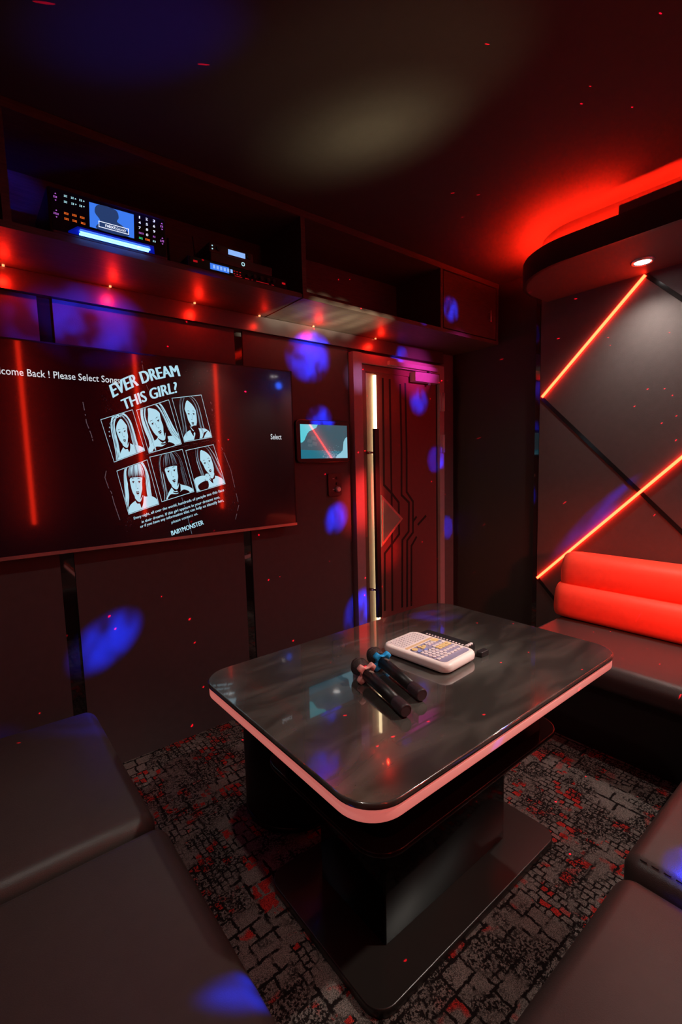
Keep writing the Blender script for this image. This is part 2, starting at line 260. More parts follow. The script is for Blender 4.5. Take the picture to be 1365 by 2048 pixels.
# ------------------------------------------------------------------ mesh helpers
class MB:
    def __init__(s): s.v = []; s.f = []; s.mi = []; s.cur = 0; s.sm = []; s.smooth = False
    def add(s, vs_, fs):
        k = len(s.v); s.v += [tuple(map(float, p)) for p in vs_]
        for f in fs: s.f.append([i+k for i in f]); s.mi.append(s.cur); s.sm.append(s.smooth)
        return s
    def box(s, x0, x1, y0, y1, z0, z1):
        return s.add([(x0,y0,z0),(x1,y0,z0),(x1,y1,z0),(x0,y1,z0),(x0,y0,z1),(x1,y0,z1),(x1,y1,z1),(x0,y1,z1)],
                     [(0,3,2,1),(4,5,6,7),(0,1,5,4),(1,2,6,5),(2,3,7,6),(3,0,4,7)])
    def prism(s, poly, z0, z1, plane='xy', smooth=False):
        """polygon in a plane, extruded along the third axis"""
        def P(a, b, c): return (a, b, c) if plane == 'xy' else ((a, c, b) if plane == 'xz' else (c, a, b))
        n = len(poly); vs_ = [P(a, b, z0) for a, b in poly]+[P(a, b, z1) for a, b in poly]
        s.add(vs_, [tuple(range(n))[::-1], tuple(range(n, 2*n))])
        k = len(s.v)-2*n; 
        for i in range(n):
            j = (i+1) % n; s.f.append([k+i, k+j, k+n+j, k+n+i]); s.mi.append(s.cur); s.sm.append(smooth)
        return s
    def bevel_prism(s, outline_fn, z0, z1, r, seg=4):
        """outline_fn(inset) -> polygon; rounded top and bottom edges"""
        rings = []
        for i in range(seg+1):
            a = math.pi/2*i/seg; rings.append((r*(1-math.sin(a)), z0+r*(1-math.cos(a))))
        for i in range(seg+1):
            a = math.pi/2*i/seg; rings.append((r*(1-math.cos(a)), z1-r*(1-math.sin(a))))
        polys = [[(x, y, z) for x, y in outline_fn(ins)] for ins, z in rings]
        n = len(polys[0]); k = len(s.v)
        for p in polys: s.v += p
        s.f.append(list(range(k, k+n))[::-1]); s.mi.append(s.cur); s.sm.append(False)
        for q in range(len(polys)-1):
            for i in range(n):
                j = (i+1) % n; s.f.append([k+q*n+i, k+q*n+j, k+(q+1)*n+j, k+(q+1)*n+i]); s.mi.append(s.cur); s.sm.append(True)
        e = k+(len(polys)-1)*n; s.f.append(list(range(e, e+n))); s.mi.append(s.cur); s.sm.append(False)
        return s
    def tube(s, p0, p1, r0, r1=None, n=16, caps=True):
        r1 = r0 if r1 is None else r1
        return s.profile(p0, p1, [(0, r0), (1, r1)], n, caps)
    def profile(s, p0, p1, prof, n=20, caps=True, smooth=True):
        """surface of revolution around p0->p1; prof = (fraction along, radius)"""
        p0 = Vector(p0); p1 = Vector(p1); d = p1-p0; ln = d.length; d.normalize()
        a = Vector((0, 0, 1)) if abs(d.z) < .9 else Vector((1, 0, 0)); u = d.cross(a).normalized(); v = d.cross(u)
        k = len(s.v)
        for t, r in prof:
            for i in range(n):
                an = 2*math.pi*i/n; q = p0+d*ln*t+u*math.cos(an)*r+v*math.sin(an)*r; s.v.append(tuple(q))
        for q in range(len(prof)-1):
            for i in range(n):
                j = (i+1) % n; s.f.append([k+q*n+j, k+q*n+i, k+(q+1)*n+i, k+(q+1)*n+j]); s.mi.append(s.cur); s.sm.append(smooth)
        if caps:
            s.f.append(list(range(k, k+n))); s.mi.append(s.cur); s.sm.append(False)
            e = k+(len(prof)-1)*n; s.f.append(list(range(e, e+n))[::-1]); s.mi.append(s.cur); s.sm.append(False)
        return s
    def path(s, pts, r, n=8):
        for a, b in zip(pts, pts[1:]): s.tube(a, b, r, n=n)
        return s
    def cushion(s, x0, x1, y0, y1, z0, z1, r, crown=0.0, seg=5, inner=8, wob=0.0):
        """soft box: every edge rounded by r, the faces slightly domed"""
        def ax(a, b):
            L_ = [a+r*(1-math.cos(math.pi/2*i/seg)) if False else a+r*i/seg for i in range(seg)]
            L_ += list(np.linspace(a+r, b-r, inner)); L_ += [b-r*i/seg for i in range(seg-1, -1, -1)]; return L_
        X, Y, Z = ax(x0, x1), ax(y0, y1), ax(z0, z1); idx = {}
        def vert(i, j, k):
            key = (i, j, k)
            if key in idx: return idx[key]
            p = np.array([X[i], Y[j], Z[k]]); c = np.clip(p, [x0+r, y0+r, z0+r], [x1-r, y1-r, z1-r]); d = p-c; m = max(abs(d)); l = np.linalg.norm(d)
            q = c+d*(m/l) if l > 0 else p
            fx = (q[0]-x0)/(x1-x0); fy = (q[1]-y0)/(y1-y0); 
            up = (q[2]-z0)/(z1-z0)
            q = q.copy(); q[2] += up*crown*max(0, 1-(2*fx-1)**4)*max(0, 1-(2*fy-1)**4)
            if wob: q[2] += up*wob*(math.sin(q[0]*9+q[1]*4)+math.sin(q[1]*11-q[0]*3))*0.5
            idx[key] = len(s.v); s.v.append(tuple(q)); return idx[key]
        nx, ny, nz = len(X)-1, len(Y)-1, len(Z)-1
        def F(*a): s.f.append(list(a)); s.mi.append(s.cur); s.sm.append(True)
        for i in range(nx):
            for j in range(ny):
                F(vert(i,j,nz), vert(i+1,j,nz), vert(i+1,j+1,nz), vert(i,j+1,nz)); F(vert(i,j,0), vert(i,j+1,0), vert(i+1,j+1,0), vert(i+1,j,0))
        for i in range(nx):
            for k in range(nz):
                F(vert(i,0,k), vert(i+1,0,k), vert(i+1,0,k+1), vert(i,0,k+1)); F(vert(i,ny,k), vert(i,ny,k+1), vert(i+1,ny,k+1), vert(i+1,ny,k))
        for j in range(ny):
            for k in range(nz):
                F(vert(0,j,k), vert(0,j,k+1), vert(0,j+1,k+1), vert(0,j+1,k)); F(vert(nx,j,k), vert(nx,j+1,k), vert(nx,j+1,k+1), vert(nx,j,k+1))
        return s
ORG = {}
def obj(name, mb, mats, parent=None):
    if not isinstance(mats, (list, tuple)): mats = [mats]
    V = np.array(mb.v)
    if parent is not None: org = ORG[parent.name]
    else: org = np.array([(V[:,0].min()+V[:,0].max())/2, (V[:,1].min()+V[:,1].max())/2, V[:,2].min()])
    me = bpy.data.meshes.new(name); me.from_pydata([tuple(p) for p in (V-org)], [], mb.f)
    for m in mats: me.materials.append(M[m] if isinstance(m, str) else m)
    me.polygons.foreach_set('material_index', mb.mi); me.polygons.foreach_set('use_smooth', mb.sm); me.update()
    o = bpy.data.objects.new(name, me); col.objects.link(o)
    if parent is not None: o.parent = parent
    else: o.location = org
    ORG[o.name] = org
    return o
def tag(o, label, cat, group=None, kind=None):
    if label: o['label'] = label
    if cat: o['category'] = cat
    if group: o['group'] = group
    if kind: o['kind'] = kind
    return o
def thing(name, label, cat, loc, group=None, kind=None):
    o = bpy.data.objects.new(name, None); col.objects.link(o); o.location = loc; o.empty_display_size = 0.05
    ORG[o.name] = np.array(loc, float); return tag(o, label, cat, group, kind)
def struct(name, mb, mats, label=None, cat=None):
    o = obj(name, mb, mats); o['kind'] = 'structure'
    if label: o['label'] = label
    o['category'] = cat or name.split('_')[0]
    return o
def rrect(x0, x1, y0, y1, r, n=8):
    def fn(ins=0.0):
        a0, a1, b0, b1 = x0+ins, x1-ins, y0+ins, y1-ins; rr = max(r-ins, 0.001); out = []
        for cx, cy, st in ((a1-rr, b1-rr, 0), (a0+rr, b1-rr, 1), (a0+rr, b0+rr, 2), (a1-rr, b0+rr, 3)):
            for i in range(n+1):
                a = math.pi/2*(st+i/n); out.append((cx+rr*math.cos(a), cy+rr*math.sin(a)))
        return out
    return fn
def bilinear(q, u, v):   # q = top-left, top-right, bottom-right, bottom-left ; v measured from the top
    a, b, c, d = [np.array(p, float) for p in q]
    return (a*(1-u)+b*u)*(1-v)+(d*(1-u)+c*u)*v
FONT_CACHE = {}
def text_shape(txt, bold=0.0, shear=0.0):
    key = (txt, bold, shear)
    if key in FONT_CACHE: return FONT_CACHE[key]
    c = bpy.data.curves.new('lettering', 'FONT'); c.body = txt; c.size = 1.0; c.offset = bold; c.shear = shear; c.resolution_u = 3; c.space_character = 1.0+bold*1.5
    o = bpy.data.objects.new('lettering', c); me = o.to_mesh()
    vs_ = np.array([v.co[:] for v in me.vertices]); fs = [list(p.vertices) for p in me.polygons]
    o.to_mesh_clear(); bpy.data.objects.remove(o); bpy.data.curves.remove(c)
    x0, x1, y0, y1 = vs_[:,0].min(), vs_[:,0].max(), vs_[:,1].min(), vs_[:,1].max()
    FONT_CACHE[key] = ([((p[0]-x0)/(x1-x0), (y1-p[1])/(y1-y0)) for p in vs_], fs, (x1-x0)/(y1-y0))
    return FONT_CACHE[key]
def put_text(mb, txt, to3d, bold=0.0, shear=0.0):
    uv, fs, asp = text_shape(txt, bold, shear); mb.add([to3d(u, v) for u, v in uv], fs)
def smooth_poly(pts, n=5):
    out = []; k = len(pts)
    for i in range(k):
        p0, p1, p2, p3 = [np.array(pts[(i+j-1) % k], float) for j in range(4)]
        for s_ in range(n):
            t = s_/n; out.append(tuple(0.5*((2*p1)+(-p0+p2)*t+(2*p0-5*p1+4*p2-p3)*t*t+(-p0+3*p1-3*p2+p3)*t**3)))
    return out

# ------------------------------------------------------------------ room shell
WY, WX, CZ = 2.338, 3.027, 2.60          # television wall, side wall, ceiling
LX, BY = -0.40, -0.38                    # left wall, back wall (both beside the camera)
struct('floor', MB().box(LX-.1, WX+.1, BY-.1, WY+.1, -0.06, 0.0), 'carpet', 'grey and red patchwork carpet over the whole floor')
struct('ceiling', MB().box(LX-.1, WX+.1, BY-.1, WY+.1, CZ, CZ+.06), 'ceiling', 'dark painted ceiling with coloured light patches')
b = MB(); b.box(LX-.1, WX+.1, WY, WY+.1, 0, CZ)
for x0, x1 in ((LX, 0.307), (0.362, 1.183), (1.232, 1.955)): b.box(x0, x1, WY-0.014, WY, 0, 2.19)
struct('wall_back', b, 'wall', 'dark panelled wall behind the television')
struct('wall_left', MB().box(LX-.1, LX, BY-.1, WY, 0, CZ), 'side_wall', 'dark side wall behind the left bench')
struct('wall_front', MB().box(LX, WX+.1, BY-.1, BY, 0, CZ), 'side_wall', 'dark wall facing the television')
struct('wall_right', MB().box(WX, WX+.1, BY, WY, 0, CZ), 'dark_wall', 'side wall with diagonal lights')
n = 1
for x0, x1 in ((0.307, 0.362), (1.183, 1.232)):
    struct('trim_%d' % n, MB().box(x0, x1, WY-0.006, WY, 0, 2.19), 'mirror', 'black mirror strip between the wall panels', 'trim'); n += 1
# glossy band under the wall cabinet
struct('trim_3', MB().box(LX, 2.86, 2.298, WY, 2.108, 2.19), 'satin_strip', 'glossy black band under the wall cabinet', 'trim')
# right wall panelling and its black channels
b = MB().box(3.0, WX, BY, 1.618, 0, CZ)
struct('trim_4', b, 'side_wall', 'dark grey panelling on the right wall', 'trim')
struct('trim_5', MB().box(3.004, WX, 1.622, 1.652, 0, CZ), 'mirror', 'black mirror strip at the end of the right wall panelling', 'trim')
def yz_bar(mb, a, c, wd, x0, x1):
    d = np.array([c[0]-a[0], c[1]-a[1]]); d = d/np.linalg.norm(d); nrm = np.array([-d[1], d[0]])*wd/2
    pts = [(a[0]+nrm[0], a[1]+nrm[1]), (c[0]+nrm[0], c[1]+nrm[1]), (c[0]-nrm[0], c[1]-nrm[1]), (a[0]-nrm[0], a[1]-nrm[1])]
    mb.prism(pts, x0, x1, 'yz'); return mb
chan = [((1.605, 1.785), (-0.36, -0.18+0.0)), ((1.025, 2.372), (-0.36, 0.987)), ((1.612, 0.585), (1.05, 0.02))]
chan[0] = ((1.605, 1.785), (0.0, 0.18))
for k, (a, c) in enumerate(chan):
    struct('trim_%d' % (6+k), yz_bar(MB(), a, c, 0.022, 2.9965, 3.0005), 'gloss', 'black diagonal channel in the right wall panelling', 'trim')

# ------------------------------------------------------------------ canopy with cove light
def canopy_outline(ins, x_wall=2.999, y_end=BY):
    r = 0.40-ins; x0 = 2.45+ins; pts = [(x_wall, y_end), (x0, y_end)]
    for i in range(25):
        a = math.pi-math.pi/2*i/24; pts.append((2.85+r*math.cos(a), 1.20+r*math.sin(a)))
    pts.append((x_wall, 1.20+r)); return pts
cn = thing('ceiling_canopy', 'black curved drop canopy with red light above it over the right bench', 'canopy', (2.8, 0.4, 2.38), kind='structure')
obj('soffit', MB().prism(canopy_outline(0.02), 2.38, 2.40, smooth=True), 'canopy', cn)
def band(mb, i0, i1, z0, z1, y_lo=BY, y_hi=9, n=24):
    o, i_ = canopy_outline(i0)[1:-1], canopy_outline(i1)[1:-1]
    for (a, c), (d, e) in zip(zip(o, o[1:]), zip(i_, i_[1:])):
        if a[1] < y_lo-1e-6 and c[1] < y_lo-1e-6: continue
        P = [a, c, e, d]; k = len(mb.v); mb.v += [(p[0], p[1], z0) for p in P]+[(p[0], p[1], z1) for p in P]
        for f in ((0,1,5,4), (1,2,6,5), (2,3,7,6), (3,0,4,7), (4,5,6,7), (3,2,1,0)): mb.f.append([k+q for q in f]); mb.mi.append(mb.cur); mb.sm.append(False)
    return mb
obj('edge_band', band(MB(), 0.0, 0.02, 2.38, 2.497), 'canopy_edge', cn)
obj('riser', band(MB(), 0.10, 0.115, 2.40, CZ), 'canopy', cn)
obj('ledge', band(MB(), 0.02, 0.10, 2.470, 2.484), 'canopy', cn)
obj('raised_lip', MB().box(2.452, 2.462, BY, 0.96, 2.497, 2.536).box(2.462, 2.49, BY, 0.955, 2.490, 2.50), 'canopy', cn)
led = obj('cove_light', band(MB(), 0.045, 0.055, 2.484, 2.492), 'cove', cn); led['label'] = 'red light strip hidden behind the canopy edge'

# ceiling spots
dl_mb1 = MB(); dl_mb1.profile((0, 0, 0.0), (0, 0, -0.006), [(0, 0.052), (1, 0.050)], 32); 
dl_mb1 = MB().profile((0, 0, 0), (0, 0, -0.008), [(0, 0.055), (0.5, 0.054), (1, 0.048), (1, 0.040), (0.2, 0.036)], 32, caps=False)
def make_downlight(p, label):
    t = thing('recessed_downlight', label, 'ceiling light', p, 'recessed white downlights')
    m1 = MB(); m1.v = [tuple(np.array(v)+p) for v in dl_mb1.v]; m1.f = dl_mb1.f; m1.mi = dl_mb1.mi; m1.sm = dl_mb1.sm
    obj('trim_ring', m1, 'silver', t)
    obj('lens', MB().profile((p[0], p[1], p[2]-0.001), (p[0], p[1], p[2]-0.005), [(0, 0.040), (1, 0.036)], 28), 'downlight', t)
    return t
make_downlight(DOWN[0][0], 'bright white downlight in the curved canopy above the diagonal red light')
for p, lab in ((DOWN[1][0], 'white downlight in the canopy over the near end of the right bench'), (DOWN[2][0], 'white downlight in the ceiling over the front bench'), (DOWN[3][0], 'added fill downlight in the ceiling over the left bench')):
    make_downlight(p, lab)
# party light under the canopy
pl = thing('party_light', 'black round party light hanging under the canopy', 'party light', (PARTY[0], PARTY[1], 2.23))
obj('mounting_plate', MB().profile((PARTY[0], PARTY[1]-.11, 2.38), (PARTY[0], PARTY[1]-.11, 2.365), [(0, .05), (1, .05)], 24), 'black', pl)
obj('bracket', MB().path([(PARTY[0], PARTY[1]-.11, 2.366), (PARTY[0], PARTY[1]-.11, 2.27), (PARTY[0], PARTY[1]-.075, 2.25)], 0.008), 'black', pl)
obj('housing', MB().profile((PARTY[0], PARTY[1]-.12, 2.235), (PARTY[0], PARTY[1]-.012, 2.235), [(0, .03), (.15, .045), (1, .055), (1, .045), (.8, .03)], 24), 'black', pl)
obj('lens', MB().profile((PARTY[0], PARTY[1]-.030, 2.235), (PARTY[0], PARTY[1]-.026, 2.235), [(0, .04), (1, .038)], 24), mat('blue_lens', (.1, .2, .9), .3, emit=(0.02, 0.12, 1.0), es=25), pl)
wl = thing('added_wash_light', 'added unseen black wash light on the wall facing the television', 'party light', (ADDED_WASH[0], BY, ADDED_WASH[2]))  # unseen fixture, added to carry the wash beams
obj('bracket', MB().box(ADDED_WASH[0]-.02, ADDED_WASH[0]+.02, BY, BY+.03, ADDED_WASH[2]-.05, ADDED_WASH[2]+.05), 'black', wl)
obj('housing', MB().profile((ADDED_WASH[0], BY+.03, ADDED_WASH[2]), (ADDED_WASH[0], BY+.11, ADDED_WASH[2]), [(0, .03), (1, .04), (1, .03)], 20), 'black', wl)

# ------------------------------------------------------------------ red light lines
def led_line(a, c, x0, x1, label, group='diagonal red light lines on the right wall'):
    o = obj('led_light_line', yz_bar(MB(), a, c, 0.014, x0, x1), 'red_tube'); return tag(o, label, 'light line', group)
led_line((1.026, 2.371), (1.600, 1.790), 2.988, 2.9965, 'upper diagonal red light line running from the canopy down to the panel edge')
led_line((1.612, 0.588), (0.05, 2.150), 2.988, 2.9965, 'long lower diagonal red light line rising from behind the red backrest')
for x, lab in ((0.48, 'leftmost'), (1.42, 'middle'), (2.25, 'rightmost')):
    o = obj('vertical_light_line', MB().box(x-.014, x+.014, BY, BY+0.010, 0.93, 2.50), 'red_wide')
    tag(o, lab+' vertical red light line on the wall facing the television', 'light line', 'vertical red light lines seen mirrored in the television')
# red glints under the cabinet, built as emitters with an added glow light each
red_glint = None
for k, x in enumerate((0.204, 0.585, 0.964, 1.32, 1.673, 2.166)):
    o = obj('under_cabinet_glint', MB().box(x-.006, x+.002, 2.282, 2.290, 2.186, 2.1925), 'red_glint')
    pos = ['at the far left above the television', 'second from the left above the television', 'third from the left above the television', 'above the right part of the television', 'above the wall between television and tablet', 'nearest the door'][k]
    tag(o, 'tiny red glint built as an emitter under the wall cabinet, '+pos, 'lamp', 'tiny red glints under the wall cabinet')
    l = bpy.data.lights.new('glint_glow', 'POINT'); l.energy = 0.95 if k != 3 else 0.25; l.color = (1, 0.012, 0.004); l.shadow_soft_size = 0.0
    lo = bpy.data.objects.new('glint_glow', l); lo.location = (x, 2.235, 2.150); col.objects.link(lo)

# ------------------------------------------------------------------ wall cabinet
FY = 1.94
cb = thing('media_cabinet', 'long dark wood open wall cabinet above the television and door', 'cabinet', (1.3, 2.1, 2.19))
CX0, CX1 = -0.39, 3.02
obj('bottom_panel', MB().box(CX0, 1.349, FY, WY-.001, 2.192, 2.214).box(1.362, CX1, FY, WY-.001, 2.192, 2.214).box(1.34, 1.37, FY+.004, WY-.001, 2.196, 2.213), 'wood', cb)
obj('top_panel', MB().box(CX0, CX1, FY, WY-.001, 2.566, 2.598), 'wood', cb)
obj('back_panel', MB().box(CX0, CX1, 2.318, WY-.001, 2.214, 2.566), 'wood', cb)
for x in (-0.37, 0.195, 1.375, 2.405, 3.005): obj('divider', MB().box(x-.012, x+.012, FY+.002, 2.318, 2.214, 2.566), 'wood', cb)
dp = obj('door', MB().box(2.425, 2.99, FY+.004, FY+.022, 2.222, 2.560), 'wood', cb)
obj('handle', MB().tube((2.90, FY-.016, 2.33), (2.90, FY-.016, 2.40), .004).tube((2.90, FY-.016, 2.34), (2.90, FY+.004, 2.34), .003).tube((2.90, FY-.016, 2.39), (2.90, FY+.004, 2.39), .003), 'silver', dp)

# ------------------------------------------------------------------ television
TY = 2.262
tv = thing('television', 'large wall television showing a poster with six portraits', 'television', (0.745, 2.30, 1.06))
TX0, TX1, TZ0, TZ1 = -0.02, 1.492, 1.062, 1.914
obj('casing', MB().box(TX0+.01, TX1-.01, TY+.006, TY+.035, TZ0+.01, TZ1-.01).box(0.3, 1.2, TY+.035, TY+.06, 1.15, 1.75), 'black', tv)
for bx in (0.45, 1.0): obj('wall_bracket', MB().box(bx, bx+.05, TY+.06, WY-.014, 1.2, 1.7), 'silver', tv)
bz = MB().box(TX0, TX1, TY-.002, TY+.008, TZ1-.006, TZ1).box(TX0, TX0+.006, TY-.002, TY+.008, TZ0, TZ1).box(TX1-.006, TX1, TY-.002, TY+.008, TZ0, TZ1)
obj('bezel', bz, 'black', tv)
o = obj('chin_strip', MB().box(TX0, TX1, TY-.004, TY+.010, TZ0-.012, TZ0+.002), 'silver', tv); o['label'] = 'silver lower edge strip'
sc_ = MB(); sc_.add([(TX0+.005, TY, TZ0+.002), (TX1-.005, TY, TZ0+.002), (TX1-.005, TY, TZ1-.005), (TX0+.005, TY, TZ1-.005), (TX0+.005, TY+.006, TZ0+.002), (TX1-.005, TY+.006, TZ0+.002), (TX1-.005, TY+.006, TZ1-.005), (TX0+.005, TY+.006, TZ1-.005)],
     [(0,1,2,3), (7,6,5,4), (4,5,1,0), (5,6,2,1), (6,7,3,2), (7,4,0,3)])
# mats: 0 screen, 1 print, 2 dim, 3 wear, 4 white
def onTV(layer):
    def g(px, py): p = onY(px, py, TY); p[1] = TY-0.0001-0.00002*(layer+1); return tuple(p)
    return g
def C(x, y): return (200+x/4.875, 720+y/4.875)      # close-up sketch units
def quad_text(txt, q, layer=1, bold=0.0, m=1, bow=0.0):
    q = [C(*p) for p in q]; g = onTV(layer); sc_.cur = m
    def f(u, v): p = bilinear(q, u, v); return g(p[0], p[1]-bow*4*u*(1-u))
    uw, vw = bold, bold*.5
    for k, (du, dv) in enumerate(((0, 0), (-uw, 0), (uw, 0), (0, -vw), (0, vw))):
        if k and not bold: break
        g = onTV(layer+k)
        put_text(sc_, txt, lambda u, v: f(u+du, v+dv), 0)
quad_text('EVER DREAM', [(92, 245), (752, 52), (782, 158), (132, 368)], bold=0.0085, bow=9)
quad_text('THIS GIRL?', [(203, 388), (742, 212), (758, 318), (240, 488)], bold=0.0085, bow=3)
quad_text('Every night, all over the world, hundreds of people see this face', [(328, 1530), (1206, 1252), (1213, 1286), (334, 1564)], bold=0.0008)
quad_text('in their dreams. If this girl appears in your dreams too,', [(405, 1566), (1166, 1320), (1173, 1354), (411, 1600)], bold=0.0008)
quad_text('or if you have any information that can help us identify her,', [(391, 1612), (1203, 1352), (1210, 1386), (397, 1646)], bold=0.0008)
quad_text('please contact us.', [(695, 1570), (953, 1482), (959, 1514), (701, 1604)], bold=0.0008)
quad_text('BABYMONSTER', [(692, 1668), (1003, 1560), (1014, 1602), (702, 1712)], bold=0.0045)
# header and button lettering on the screen
sc_.cur = 4; pr = onY(240, 765, TY); pl0 = onY(0, 747, TY)
xr = pr[0]; xl = xr-(xr-pl0[0])*1.125; zt, zb = pr[2]+.0235, pr[2]-.0135
put_text(sc_, 'Welcome Back ! Please Select Songs', lambda u, v: (xl+(xr-xl)*u, TY-.0003, zt+(zb-zt)*v), 0.003)
a1, a2 = onY(541.5, 868, TY), onY(563.5, 879, TY)
put_text(sc_, 'Select', lambda u, v: (a1[0]+(a2[0]-a1[0])*u, TY-.0003, a1[2]+(a2[2]-a1[2])*v), 0.004)
frames = [[(5, 580), (318, 482), (440, 885), (138, 998)], [(355, 487), (672, 385), (798, 820), (478, 912)], [(700, 370), (990, 338), (1095, 755), (822, 803)],
          [(162, 1080), (462, 970), (578, 1408), (280, 1508)], [(483, 945), (805, 868), (920, 1285), (603, 1385)], [(835, 880), (1108, 822), (1225, 1208), (945, 1292)]]
def strip(path, w0, w1=None):
    """tapered strand polygon along a path"""
    P = np.array(path, float); n_ = len(P); L_, R_ = [], []
    for i in range(n_):
        d = P[min(i+1, n_-1)]-P[max(i-1, 0)]; d /= (np.linalg.norm(d)+1e-9); nn = np.array([-d[1], d[0]]); t = i/(n_-1); w_ = w0*(math.sin(math.pi*min(1, .12+.88*t))**.6)/2+.0008
        L_.append(tuple(P[i]+nn*w_)); R_.append(tuple(P[i]-nn*w_))
    return L_+R_[::-1]
def face_layers(v):
    """generic two-tone busts: list of (tone, points, smooth) in a unit square, v down"""
    rr = random.Random(v['seed']); cx, cy, s_ = v['c'][0], v['c'][1], v['s']; fl = v.get('flip', 1); rot = v.get('rot', 0.0)
    def T(pts):
        out = []
        for x, y in pts:
            x *= fl*s_; y *= s_; out.append((cx+x*math.cos(rot)-y*math.sin(rot), cy+x*math.sin(rot)+y*math.cos(rot)))
        return out
    L_ = []; light = v['hair'] == 'light'; hl = v.get('len', .75)
    def hair_strand(side, k, tone_, w_, part=(.04, -.40), start=0.0):
        ox = 1.0+.42*k; j = lambda: rr.gauss(0, .008)
        pts = [(part[0]+side*.02+j(), part[1]+.02+j()), (side*.13*ox, -.37-.05*k+j()), (side*.215*ox, -.22-.02*k+j()), (side*.24*ox, .0+j()), (side*.245*ox+j(), .2), (side*(.26*ox)+j(), .2+(hl-.2)*.5), (side*(.27*ox+.02)+j()*2, hl+j()*4)]
        pts = smooth_poly(pts, 3)[:-3]; pts = pts[int(len(pts)*start):]
        L_.append((tone_, T(strip(pts, w_)), False))
    # back hair
    L_.append((0, T([(-.36, hl), (-.34, -.15), (-.18, -.42), (.05, -.47), (.25, -.38), (.36, -.1), (.38, hl)]), True))
    if light:
        for k in range(17):
            for sd in (-1, 1): hair_strand(sd, .12+.9*k/17+rr.uniform(-.02, .02), 1 if rr.random() < .72 else 2, rr.uniform(.010, .028))
    else:
        for k in range(5):
            for sd in (-1, 1): hair_strand(sd, rr.uniform(.0, 1), 2 if rr.random() < .6 else 1, rr.uniform(.003, .008), start=rr.uniform(0, .45))
    # shoulders, neck
    if v.get('wide'): sh = [(0.0, 1.0), (0.02, 0.90), (0.16, 0.80), (cx-.13, 0.745), (cx-.05, .70), (cx+.09, 0.70), (cx+.15, .745), (0.84, 0.78), (0.97, 0.88), (1.0, 1.0)]
    else: sh = [(0.20, 1.0), (0.24, 0.88), (cx-.13, 0.76), (cx-.04, .72), (cx+.10, 0.72), (cx+.18, .77), (0.90, 0.86), (.97, 1.0)]
    L_.append((1, sh, True)); L_.append((1, T([(-.085, .16), (.10, .16), (.105, .34), (.15, .46), (-.13, .46), (-.09, .34)]), True))
    L_.append((0, T([(-.12, .25), (-.03, .335), (.05, .335), (.14, .20), (.115, .36), (.05, .46), (.02, .38), (-.06, .37)]), True))
    if v.get('top'): L_.append((0, [(cx-.30, 1.0), (cx-.22, .90), (cx-.02, .93), (cx+.20, .88), (cx+.32, 1.0)], True))
    # face, turned slightly
    L_.append((1, T([(-.185, -.12), (-.165, -.27), (-.02, -.34), (.14, -.28), (.185, -.10), (.175, .06), (.125, .19), (.045, .285), (-.02, .30), (-.085, .25), (-.155, .12)]), True))
    L_.append((0, T([(.185, -.16), (.19, .05), (.13, .20), (.05, .29), (.085, .19), (.125, .10), (.135, .0), (.155, -.09)]), True))   # shaded cheek
    for ex, sg in ((-.095, -1), (.065, 1)):
        L_.append((0, T([(ex-.042, -.028), (ex-.015, -.052), (ex+.020, -.052), (ex+.045, -.034+.004*sg), (ex+.02, -.040), (ex-.015, -.040)]), False))
        L_.append((0, T([(ex-.018, -.046), (ex+.016, -.046), (ex+.013, -.022), (ex-.012, -.020)]), True))
        L_.append((0, T([(ex-.052, -.088), (ex-.01, -.112), (ex+.05, -.098), (ex-.005, -.100)]), False))
        L_.append((2, T([(ex-.030, -.012), (ex, -.006), (ex+.030, -.014), (ex, -.010)]), False))
    L_.append((0, T([(-.018, .070), (.0, .088), (.026, .076), (.012, .096), (-.012, .092)]), False))
    L_.append((2, T([(-.030, -.03), (-.022, -.03), (-.030, .06), (-.038, .066)]), False))
    L_.append((0, T([(-.060, .160), (-.030, .142), (-.010, .149), (.012, .142), (.046, .158), (.012, .166), (-.030, .167)]), False))
    L_.append((0, T([(-.046, .172), (-.005, .176), (.034, .170), (.015, .198), (-.022, .200)]), True)); L_.append((2, T([(-.02, .222), (.012, .222), (.006, .230), (-.014, .230)]), False))
    # front hair
    tn = lambda: (1 if rr.random() < .7 else 0) if light else (0 if rr.random() < .9 else 2)
    if v.get('fringe'):
        L_.append((0, T([(-.235, .02), (-.25, -.24), (-.10, -.42), (.12, -.42), (.245, -.22), (.225, .02), (.185, -.10), (.06, -.125), (-.08, -.12), (-.17, -.10)]), True))
        for k in range(26):
            x = -.20+.40*k/25; p = [(x*.35+.02, -.41), (x*.75+.01, -.36+abs(x)*.1), (x, -.24), (x*1.05+rr.gauss(0, .008), -.125+rr.gauss(0, .012))]
            L_.append(((1 if rr.random() < .75 else 2) if light else (2 if rr.random() < .35 else 0), T(strip(smooth_poly(p, 3)[:-3], rr.uniform(.008, .018) if light else rr.uniform(.004, .014))), False))
    else:
        px = v.get('part', .04)
        L_.append((0, T([(px, -.43), (-.16, -.39), (-.255, -.20), (-.25, .18), (-.205, .14), (-.185, -.10), (-.10, -.25), (px, -.36)]), True))
        L_.append((0, T([(px, -.43), (.18, -.38), (.265, -.20), (.26, .22), (.20, .16), (.19, -.08), (.12, -.24), (px, -.36)]), True))
        for k in range(11):
            for sd in (-1, 1): hair_strand(sd, -.16+.30*k/11, (1 if rr.random() < .75 else 2) if light else 2, rr.uniform(.008, .020) if light else rr.uniform(.002, .005), part=(px, -.42), start=0 if light else rr.uniform(0, .5))
